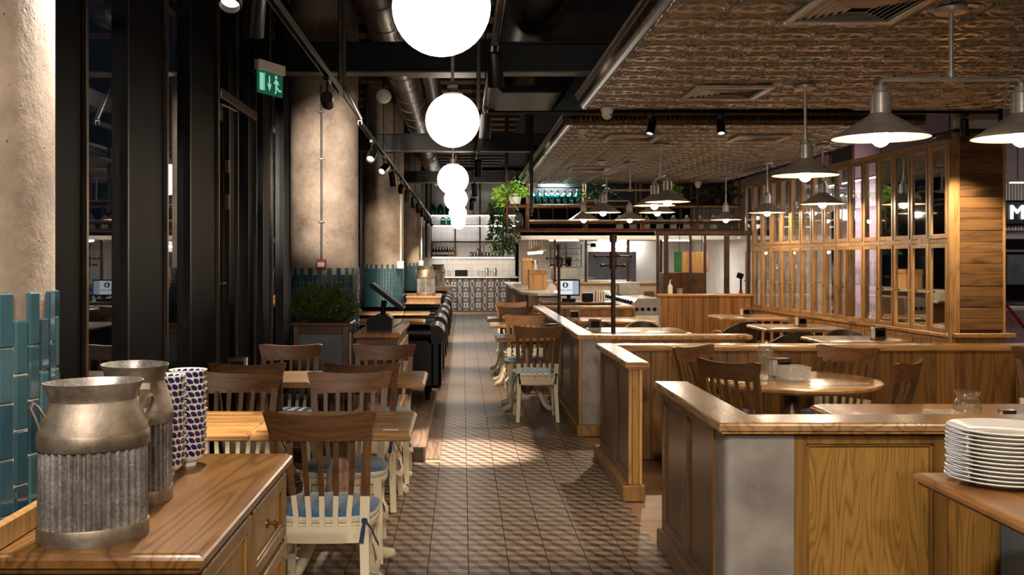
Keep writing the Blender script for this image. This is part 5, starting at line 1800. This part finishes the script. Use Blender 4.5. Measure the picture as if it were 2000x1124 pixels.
for k in range(8):
    o = put('storage_jar', S1, None, (3.05 + k * .26, yr0 + .25, zb + .031)); o.scale = (1.3, 1.3, 1.05)
    tag(o, 'pale glass jar, %s from the left on the low shelf of the copper rack' % ORD[k], 'jar', 'jars on the low shelf of the copper rack')
JARM = MB().lathe(prof_s, 12).mesh('storage_jar', 'cut_glass')
for o in bpy.data.objects:
    if o.name.startswith('storage_jar'): o.data = JARM
for k in range(14):
    MB().tube([(1.5 + k * .28, yr1, zb + .2), (1.5 + k * .28, yr1, zb + .46)], .012, 6).build('baluster', 'copper', rk)
# big jar in the left cell
jr = thing('demijohn', 'large pale glass jar with a teal neck in the left cell of the copper rack', 'jar', (1.06, yr0 + .22, zb + .032))
MB().lathe([(0, 0), (.10, 0), (.115, .02), (.115, .24), (.09, .29), (.05, .32), (0, .32)], 20).build('body', 'clear_glass', jr)
MB().lathe([(0, .31), (.05, .31), (.055, .33), (.055, .38), (.03, .395), (0, .395)], 16).build('neck', 'teal_glass', jr)


# trailing plants
def leaf_cloud(name, root, mat, n, fn, size, seed):
    rr = random.Random(seed); mb = MB()
    for k in range(n):
        p, d = fn(rr)
        leaf_quad(mb, p, d, size * rr.uniform(.6, 1.2), size * rr.uniform(.5, .8), Vector((rr.uniform(-1, 1), rr.uniform(-1, 1), rr.uniform(.2, 1))))
    return tag(mb.build(name, mat, root, smooth=0), kind='stuff')


pt = thing('pothos', 'bright green pothos in a white pot on top of the copper rack', 'plant', (1.02, yr0 - .02, zb + .466))
MB().lathe([(0, 0), (.09, 0), (.13, .16), (.135, .19), (.12, .19), (.1, .05), (0, .04)], 20, (0, .1, .04)).build('pot', 'white_china', pt)
def f1(r):
    a = r.uniform(0, 2 * PI); q = math.sqrt(r.random())
    p = Vector((-.08 + .33 * q * math.cos(a), .05 + .22 * q * math.sin(a), .32 + .24 * (1 - q * q) * r.uniform(-.3, 1) - .12 * q))
    if r.random() < .18: p = Vector((-.28 + r.uniform(-.12, .1), r.uniform(-.1, .1), r.uniform(-.02, .25)))
    return p, Vector((math.cos(a), math.sin(a), r.uniform(-.8, .4)))
leaf_cloud('foliage', pt, 'leaf_bright', 230, f1, .12, 2)
MB().tube([(0, -.02, .2), (-.1, -.06, .15), (-.02, -.1, .0), (.05, -.08, -.1)], .006, 6).build('stem', 'leaf_bright', pt)
vn = thing('trailing_vine', 'long dark green vine trailing from the left end of the copper rack', 'plant', (.72, yr0 + .1, 1.8))
def f2(r):
    z = r.uniform(-.12, .86); q = r.random()
    a = r.uniform(0, 2 * PI); R = .1 + .16 * math.sin(min(1, (z + .2) / .9) * PI) + (.06 if z < .2 else 0)
    x = .03 * math.sin(z * 5) + .12 * (.5 - z)
    return Vector((x + R * math.cos(a) * q ** .5, R * math.sin(a) * q ** .5, z)), Vector((math.cos(a), math.sin(a), -.9))
leaf_cloud('foliage', vn, 'leaf_vine', 620, f2, .085, 5)
MB().tube([(.05, 0, .85), (0, 0, .4), (.05, 0, -.1)], .008, 6).build('stem', 'soil', vn)
for (x, y_, z, sx_, lab, m, sd) in ((2.65, yr0 + .2, zb + .47, .42, 'dark leafy plant on the copper rack right of the bottles', 'leaf_vine', 8), (3.95, yr0 + .2, zb + .47, .26, 'small bright plant on the copper rack behind the cone pendants', 'leaf_bright', 9), (4.95, yr0 + .2, zb + .47, .45, 'dark plant at the right end of the copper rack', 'leaf_dark', 10)):
    q = thing('shelf_plant', lab, 'plant', (x, y_, z))
    MB().lathe([(0, 0), (.08, 0), (.1, .14), (.09, .14), (0, .1)], 14).build('pot', 'rust_iron', q)
    def f3(r, s=sx_):
        a = r.uniform(0, 2 * PI); w_ = math.sqrt(r.random())
        return Vector((s * w_ * math.cos(a), .2 * w_ * math.sin(a), .2 + .3 * (1 - w_) * r.random() + .1 * r.uniform(-1, 1))), Vector((math.cos(a), math.sin(a), r.uniform(-.6, .6)))
    leaf_cloud('foliage', q, m, 170, f3, .11, sd)

# ================================================================ KITCHEN
struct('wall_kitchen_soffit', MB().box(1.15, 6.2, 20.2, 28, 2.02, 2.12).box(1.15, 6.2, 20.2, 20.3, 1.94, 2.12), 'white_wall')
struct('wall_kitchen_back', MB().box(1.5, 6.2, 27.2, 27.3, 0, 2.02), 'white_wall')
struct('wall_kitchen_side', MB().box(6.1, 6.2, 17.2, 27.2, 0, 3.3), 'white_wall')
ps2 = thing('kitchen_pass', 'pale kitchen pass with wooden ledge and glazed screen', 'counter', (0, 0, 0))
MB().box(1.82, 3.95, 20.3, 20.5, 0, 1.06).build('front', 'marble', ps2)
MB().cbox(1.82, 3.95, 20.2, 20.6, 1.06, 1.10, .006).build('ledge', 'box_wood', ps2)
for x in (1.84, 2.46, 3.3, 3.95): MB().cbox(x - .025, x + .025, 20.36, 20.42, 1.1, 1.94, .004).build('post', 'rust_iron', ps2)
for a, b in ((1.87, 2.43), (2.49, 3.27), (3.33, 3.92)): MB().box(a, b, 20.385, 20.393, 1.1, 1.94).build('pane', 'pane', ps2)
for k, (x, y_, l) in enumerate(((2.3, 23.2, 'left'), (3.4, 23.2, 'middle'), (4.8, 23.2, 'right'))):
    t_ = thing('tube_light', 'bright kitchen ceiling tube light, %s one' % l, 'lamp', (x, y_, 1.97), 0, 'kitchen tube lights')
    MB().box(-.35, .35, -.04, .04, .02, .05).build('housing', 'white_plastic', t_)
    MB().box(-.33, .33, -.025, .025, -.005, .02).build('tube', 'tube_glow', t_)
    kl = bpy.data.objects.new('tube_lamp', lamp_data('AREA', 17, (1, .96, .9), .5)); C.objects.link(kl); kl.parent = t_; kl.location = (0, 0, -.02)
wt = thing('wall_tube', 'long glowing tube on the kitchen back wall', 'lamp', (3.55, 26.9, 1.86))
MB().box(0, 1.2, 0, .05, 0, .05).build('tube', 'tube_glow', wt)
fr_ = thing('cold_room_door', 'dark cold room door at the back of the kitchen', 'door', (3.3, 26.8, 0))
MB().cbox(0, 1.25, 0, .1, 0, 1.75, .01).build('leaf', 'slate_panel', fr_)
MB().cbox(.1, .16, -.04, 0, .9, 1.2, .006).build('handle', 'chrome', fr_)
wr = thing('wall_rack', 'wire rack of white cups on the kitchen wall', 'rack', (2.3, 26.7, 1.35))
for k in range(4): MB().box(0, .8, 0, .3, k * .16, k * .16 + .012).build('shelf', 'grey_pipe', wr)
for x in (0, .4, .8): MB().box(x - .01, x + .01, 0, .02, -.02, .6).build('upright', 'black_metal', wr)
for j in range(3):
    for i in range(6):
        o = put('cup', S1, None, (2.39 + i * .125, 26.84, 1.363 + j * .16))
        o.scale = (.7, .7, .45)
        tag(o, 'white cup, %s from the left on the %s shelf of the kitchen wire rack' % (ORD[i], ('lower', 'middle', 'upper')[j]), 'cup', 'cups on the kitchen wire rack')
CUPM = MB().lathe(prof_s[:4] + [(.05, .16), (.05, .02), (0, .02)], 12).mesh('cup', 'white_china')
for o in bpy.data.objects:
    if o.name.startswith('cup') and o.get('category') == 'cup': o.data = CUPM
mc = thing('coffee_machine', 'chrome coffee machine with twin hoppers in the kitchen', 'coffee machine', (2.2, 22.0, 1.1))
MB().cbox(-.3, .3, -.2, .2, 0, .3, .03).build('body', 'stainless', mc)
for x in (-.1, .08):
    MB().lathe([(.05, .3), (.07, .42), (.075, .5), (0, .5)], 14, (x, 0, 0)).build('hopper', 'black_plastic', mc)
MB().box(1.8, 3.6, 21.8, 22.4, 0, 1.1).build('kitchen_counter', 'stainless')
tag(bpy.data.objects['kitchen_counter'], 'stainless counter carrying the coffee machine', 'counter')
dl = thing('desk_lamp', 'black lamp arm reaching over the kitchen pass', 'lamp', (2.5, 20.7, 1.84))
MB().tube([(0, 0, 0), (.12, -.05, .02)], .01, 6).build('arm', 'black_plastic', dl)
MB().lathe([(0, .04), (.05, .03), (.06, -.04), (0, -.04)], 12, (.14, -.05, .0)).build('head', 'black_plastic', dl)
# stainless range with rows of knobs
rg = thing('cooking_range', 'long white and steel cooking range with rows of black knobs', 'range', (0, 0, 0))
MB().prism([(2.52, 0), (2.98, 0), (2.98, .96), (2.64, .96), (2.52, .82)], 15.4, 19.4, 'y').build('body', 'stainless', rg)
for k in range(14):
    y_ = 15.6 + k * .27
    m = MB(); m.T = Matrix.Translation((2.575, y_, .885)) @ Matrix.Rotation(math.radians(-50), 4, 'Y')
    m.lathe([(.03, -.004), (.03, .02), (.022, .035), (0, .036)], 12); m.build('knob', 'black_plastic', rg)
for k in range(9):
    y_ = 15.5 + k * .42
    d = MB().cbox(2.505, 2.522, y_, y_ + .38, .15, .78, .004).build('oven_door', 'white_plastic', rg)
    m = MB(); m.T = Matrix.Translation((2.505, y_ + .19, .62)) @ Matrix.Rotation(-PI / 2, 4, 'Y')
    m.lathe([(.025, 0), (.02, .02), (0, .022)], 10); m.build('knob', 'black_plastic', d)
d = MB().cbox(2.55, 2.95, 15.385, 15.4, .12, .7, .005).build('oven_door', 'white_plastic', rg)
MB().cbox(2.6, 2.9, 15.36, 15.386, .6, .625, .004).build('handle', 'chrome', d)
for k in range(4):
    m = MB(); m.T = Matrix.Translation((2.62 + k * .09, 15.4, .8)) @ Matrix.Rotation(PI / 2, 4, 'X')
    m.lathe([(.028, 0), (.028, .02), (.02, .035), (0, .036)], 12); m.build('knob', 'black_plastic', rg)
gl_ = thing('grill_top', 'steel grill unit on the cooking range', 'grill', (2.76, 17.6, .96))
MB().cbox(-.15, .2, -.5, .5, 0, .2, .01).build('body', 'stainless', gl_)
MB().box(-.16, -.14, -.45, .45, .03, .16).build('guard', 'chrome', gl_)
# glass screen above the tall plank partition
gs = thing('glass_screen', 'glass screen with dark iron posts on the tall plank partition', 'screen', (0, 0, 0))
for x, w_ in ((3.22, .04), (3.36, .07), (3.76, .035), (4.0, .035), (4.36, .08), (4.72, .05)):
    MB().cbox(x - w_ / 2, x + w_ / 2, 16.86, 16.92, ZT, 1.99, .004).build('post', 'rust_iron', gs)
MB().cbox(3.18, 4.8, 16.85, 16.93, 1.96, 2.02, .004).build('head_rail', 'rust_iron', gs)
for a, b in ((3.24, 3.32), (3.4, 3.74), (3.78, 3.98), (4.02, 4.32), (4.4, 4.69)): MB().box(a, b, 16.885, 16.892, ZT, 1.96).build('pane', 'pane', gs)
bo = thing('menu_board', 'green and brown wooden board hung behind the glass screen', 'board', (3.85, 18.6, 1.32))
MB().cbox(0, .14, 0, .03, 0, .37, .004).build('green_half', 'green_board', bo)
MB().cbox(.14, .62, 0, .03, 0, .37, .004).build('wood_half', 'box_wood', bo)
MB().tube([(.1, .015, .37), (.1, .015, 3.18)], .006, 6).tube([(.5, .015, .37), (.5, .015, 3.18)], .006, 6).build('hanger', 'black_metal', bo)
bx2 = thing('steel_hood', 'tan steel cabinet behind the glass screen', 'cabinet', (3.45, 17.6, 0))
MB().cbox(0, .72, 0, .5, .9, 1.32, .01).build('body', 'copper', bx2)
MB().cbox(.02, .7, .02, .48, 0, .9, .01).build('stand', 'stainless', bx2)
btl = thing('sanitiser_bottle', 'white pump bottle on the tall plank partition', 'bottle', (3.42, 16.86, ZT))
MB().lathe([(0, 0), (.04, 0), (.043, .02), (.043, .12), (.02, .155), (.013, .16), (.013, .2), (0, .2)], 16).build('body', 'white_plastic', btl)
MB().tube([(0, 0, .2), (0, 0, .225), (.03, 0, .225)], .006, 6).build('pump', 'white_plastic', btl)
tub = thing('steel_pot', 'small steel pot on the tall plank partition', 'pot', (3.58, 16.84, ZT))
MB().lathe([(0, 0), (.045, 0), (.05, .09), (.045, .09), (.04, .01), (0, .01)], 16).build('body', 'stainless', tub)
sd = thing('card_stand', 'black card reader stand at the right of the tall plank partition', 'terminal', (4.58, 16.84, ZT))
MB().tube([(0, 0, 0), (0, 0, .26)], .016, 10).build('stem', 'black_plastic', sd)
s_ = MB(); s_.T = Matrix.Translation((-.02, -.02, .29)) @ Matrix.Rotation(.3, 4, 'Y'); s_.cbox(-.05, .05, -.03, .03, -.04, .05, .008); s_.build('reader', 'black_plastic', sd)
MB().lathe([(0, 0), (.03, 0), (.03, .06), (0, .06)], 10).build('collar', 'red_plastic', sd)

# ================================================================ SIDE BAR COUNTER
bc = thing('bar_counter', 'marble-topped side bar with a dark slatted front', 'counter', (0, 0, 0))
MB().box(1.05, 1.55, 16.1, 24, 0, .98).build('carcass', 'walnut', bc)
MB().prism([(1.18, 15.95), (1.62, 15.95), (1.62, 24.2), (.95, 24.2), (.95, 16.5)], .98, 1.02, 'z').build('top', 'marble', bc)
for k in range(24): MB().cbox(1.02, 1.05, 16.6 + k * .31, 16.75 + k * .31, .05, .98, .005).build('slat', 'walnut', bc)
MB().cbox(1.2, 1.5, 16.06, 16.1, .3, .95, .004).build('end_panel', 'marble', bc)
for (x, y_, w_, d_, h, l) in ((1.32, 18.0, .30, .3, .35, 'pale wooden lidded box on the side bar'), (1.36, 21.6, .22, .25, .56, 'taller pale wooden box farther along the side bar')):
    b = thing('wooden_box', l, 'box', (x, y_, 1.02))
    MB().cbox(-w_ / 2, w_ / 2, -d_ / 2, d_ / 2, 0, h - .08, .005).build('body', 'box_wood', b)
    MB().cbox(-w_ / 2 - .012, w_ / 2 + .012, -d_ / 2 - .012, d_ / 2 + .012, h - .08, h, .006).build('lid', 'box_wood', b)
fg = thing('beer_tap', 'black and white tap handle on the side bar behind the wooden box', 'tap', (1.36, 19.2, 1.02))
MB().lathe([(.04, 0), (.03, .1), (.04, .3), (.03, .5), (0, .52)], 14).build('body', 'white_plastic', fg)
MB().tube([(-.05, 0, .5), (-.02, 0, .42), (.02, 0, .42), (.05, 0, .5)], .012, 6).build('handle', 'black_plastic', fg)
rdn = thing('round_clock', 'small round cream clock standing on the side bar', 'clock', (1.44, 16.5, 1.02))
MB().tube([(0, 0, .07), (0, .03, .07)], .07, 24).build('case', 'white_plastic', rdn)
MB().tube([(-.045 , -.004, .07), (-.045, .0, .07)], .004, 8).build('dial_mark', 'black_plastic', rdn)
for k in range(6):
    p = thing('small_pendant', 'small cream cone lamp over the side bar, %s from the front' % ORD[k], 'lamp', (1.58, 20.5 + k * .75, 1.72), 0, 'row of small cone lamps over the side bar')
    MB().lathe([(.02, .13), (.03, .09), (.13, .0), (.127, -.002), (.025, .085), (0, .086)], 24, closed=True).build('shade', 'cream_enamel', p)
    MB().tube([(0, 0, .12), (0, 0, .30)], .008, 8).build('stem', 'brushed_steel', p)
    n = 8
    MB().lathe([(.035 * math.sin(PI * i / n), -.035 * math.cos(PI * i / n) - .022) for i in range(n + 1)], 12).build('bulb', 'small_bulb_glow', p)
# till screen with the milk bar logo
wc = thing('till_counter', 'low wooden till counter behind the long partition', 'counter', (0, 0, 0))
MB().box(1.25, 2.3, 15.75, 16.0, 0, .86).build('carcass', 'oak_frame', wc)
MB().cbox(1.2, 2.32, 15.55, 16.04, .86, .90, .008).build('top', 'walnut_h', wc)
mo = thing('till_screen', 'till monitor showing a milk bar logo on its white screen', 'monitor', (1.64, 15.75, .90))
MB().cbox(-.17, .17, .0, .035, .09, .34, .008).build('case', 'black_plastic', mo)
MB().cbox(-.10, .10, -.06, .1, 0, .05, .01).build('base', 'black_plastic', mo)
MB().tube([(0, .03, .04), (0, .03, .12)], .03, 10).build('neck', 'black_plastic', mo)
MB().box(-.145, .055, -.003, 0, .11, .32).build('display', 'screen_white', mo)
MB().box(.055, .15, -.003, 0, .11, .32).build('display_column', 'screen_blue', mo)
lg = MB()
ce = (-.055, .255)
def ring_pts(r, n=20): return [(ce[0] + r * math.cos(2 * PI * k / n), ce[1] + r * .95 * math.sin(2 * PI * k / n)) for k in range(n)]
a_, b_ = ring_pts(.045), None
lg.prism(a_, -.0045, -.0035, 'y')
lg.build('logo_disc', 'screen_ink', mo)
dp = MB().prism([(ce[0], ce[1] + .04), (ce[0] + .012, ce[1] + .01), (ce[0] + .016, ce[1] - .012), (ce[0] + .008, ce[1] - .028), (ce[0] - .008, ce[1] - .028), (ce[0] - .016, ce[1] - .012), (ce[0] - .012, ce[1] + .01)], -.0056, -.005, 'y')
dp.build('logo_drop', 'screen_white', mo)
text_mesh('logo_text', 'MILK BAR', .04, 'screen_ink', mo, (-.045, -.0045, .175), (PI / 2, 0, 0), .0004)
prn = thing('receipt_printer', 'black receipt printer beside the till monitor', 'printer', (1.93, 15.8, .90))
MB().cbox(-.08, .08, -.08, .08, 0, .13, .012).build('case', 'black_plastic', prn)
MB().cbox(-.06, .06, -.05, .05, .13, .14, .004).build('lid', 'white_plastic', prn)
fl_ = thing('menu_stand', 'clear stand with white menu folders right of the printer', 'menus', (2.12, 15.82, .90))
for k in range(4): MB().cbox(-.06 + k * .04, -.045 + k * .04, -.08, .08, 0, .16, .002).build('folder', 'paper', fl_)

# ================================================================ BACK BAR
YB0 = 30.5
bb = thing('back_bar', 'bar counter with ornamental black and white tiled front at the far end', 'counter', (0, 0, 0))
MB().box(-1.2, 1.6, YB0 + .03, YB0 + .7, 0, .99).build('carcass', 'dark_wall', bb)
MB().cbox(-1.25, 1.65, YB0 - .06, YB0 + .75, .99, 1.04, .006).build('top', 'marble', bb)
OT = MB().cbox(-.183, .183, -.012, .0, -.155, .155, .004).mesh('front_tile', 'ornament_tile', smooth=0)
for i in range(7):
    for j in range(3):
        put('front_tile', OT, bb, (-1.0 + i * .37, YB0 + .03, .18 + .155 + j * .313 - .155 + .0))
for o in bb.children:
    if o.name.startswith('front_tile'): o.location.z += .0
MB().cbox(-1.2, 1.6, YB0 + .0, YB0 + .03, 0, .025, .004).box(.70, .74, YB0 + .0, YB0 + .03, .03, .98).build('kick', 'walnut_h', bb)
struct('wall_bar', MB().box(-1.9, 1.7, 32.9, 33.0, 0, 4.4), 'white_tile')
jt = MB()
for k in range(13): jt.box(-1.9, 1.7, 32.893, 32.9, .98 + k * .2, .985 + k * .2)
for k in range(18): jt.box(-1.9 + k * .2, -1.895 + k * .2, 32.893, 32.9, .98, 4.3)
tag(jt.build('wall_joint', 'grout', bpy.data.objects['wall_bar']), kind='stuff')
sh = thing('bar_shelving', 'iron bar shelving on the white tiled wall behind the bar', 'shelves', (0, 0, 0))
for z, m in ((1.62, 'walnut_h'), (2.10, 'rust_iron'), (2.62, 'rust_iron'), (2.95, 'rust_iron')):
    MB().box(-1.0, 1.7, 32.5, 32.88, z, z + .03).build('shelf', m, sh)
for x in (-1.0, -.23, .56, 1.3, 1.69):
    for yy in (32.5, 32.86): MB().box(x - .018, x + .018, yy - .018, yy + .018, 1.62, 4.3).build('upright', 'rust_iron', sh)
for z in (2.60, 2.93):
    MB().box(-.98, 1.68, 32.47, 32.49, z, z + .02).build('light_strip', 'tube_glow', sh)
BT = MB().lathe([(0, 0), (.036, 0), (.038, .01), (.038, .18), (.03, .21), (.014, .235), (.013, .3), (.015, .305), (0, .31)], 12)
B1 = BT.mesh('body', 'bottle_dark'); B2 = BT.mesh('body', 'bottle_amber')
LB = MB().lathe([(.0386, .05), (.0386, .13)], 12, closed=True).mesh('paper_label', 'paper')
for k in range(8):
    o = thing('wine_bottle', '%s bottle from the left on the bar shelf, %s glass' % (ORD[k], 'dark' if k < 6 else 'amber'), 'bottle', (-.92 + k * .088, 32.62, 1.65), 0, 'bottles on the bar shelf')
    put('body', B1 if k < 6 else B2, o); put('paper_label', LB, o)
CN = MB().lathe([(0, 0), (.04, 0), (.045, .02), (.045, .12), (.03, .15), (0, .155)], 12).mesh('tin_canister', 'stainless')
for k in range(9):
    o = put('tin_canister', CN, None, (.28 + k * .105, 32.65, 1.65)); o.scale = (1, 1, 1.6 if k == 2 else .9)
    tag(o, 'small steel canister on the bar shelf, number %s from the wine bottles' % ['one', 'two', 'three', 'four', 'five', 'six', 'seven', 'eight', 'nine'][k], 'canister', 'steel canisters on the bar shelf')
JG = MB().lathe([(0, 0), (.1, 0), (.11, .02), (.11, .22), (.07, .29), (.04, .31), (.04, .34), (0, .345)], 14).mesh('teal_jug', 'teal_glass')
for k in range(7):
    x = -.95 + k * .25 if k < 4 else (-.62 + (k - 4) * .22)
    o = put('teal_jug', JG, None, (x, 32.68, 2.98 if k < 4 else 2.65), 0)
    if k >= 4: o.scale = (.8, .8, .75)
    tag(o, 'teal glass jug, %s from the left on the %s bar shelf' % (ORD[k if k < 4 else k - 4], 'top' if k < 4 else 'second'), 'jug', 'teal jugs above the bar')
lp = thing('laptop', 'open black laptop screen standing on the far bar', 'laptop', (-.03, YB0 + .3, 1.04))
MB().cbox(-.19, .19, -.02, 0, 0, .19, .006).build('lid', 'black_plastic', lp)
MB().cbox(-.19, .19, 0, .22, 0, .014, .004).build('keyboard', 'black_plastic', lp)
TG = MB().lathe([(0, 0), (.04, 0), (.045, .17), (.042, .17), (.037, .01), (0, .01)], 12, closed=True).mesh('bar_glass', 'clear_glass')
SK = MB().lathe([(0, 0), (.045, 0), (.055, .16), (.05, .2), (.03, .25), (0, .26)], 14).mesh('cocktail_shaker', 'stainless')
for k, x in enumerate((-.98, -.86, -.4, .5, .62, .74, .86, .98)):
    s_ = k in (5, 7)
    o = put('cocktail_shaker' if s_ else 'bar_glass', SK if s_ else TG, None, (x, YB0 + .35, 1.04))
    tag(o, '%s on the far bar, %s item from the left' % ('steel cocktail shaker' if s_ else 'clear tumbler', ORD[k]), 'shaker' if s_ else 'glass', 'glasses and shakers on the far bar')
bkl = thing('bar_strip_light', 'warm strip light under the bar shelf', 'lamp', (0, 32.55, 1.59))
MB().box(-.95, 1.65, -.02, .02, 0, .025).build('tube', 'strip_glow', bkl)
sk = MB().cbox(-1.25, -1.0, 32.3, 32.88, 1.62, 2.6, .01).build('air_unit', 'white_plastic'); tag(sk, 'pale boxed air unit at the left of the bar shelves', 'unit')

spot_head(-.85, 27.9, 2.67, (.1, 30.5, .5), 'last head on the long left track, aimed at the tiled bar front', 300, 70, WARM2)
spot_head(.17, 17.0, 2.67, (.98, 19.6, 2.75), 'head on the right lighting track aimed at the bright pothos', 90, 26, NEUT)
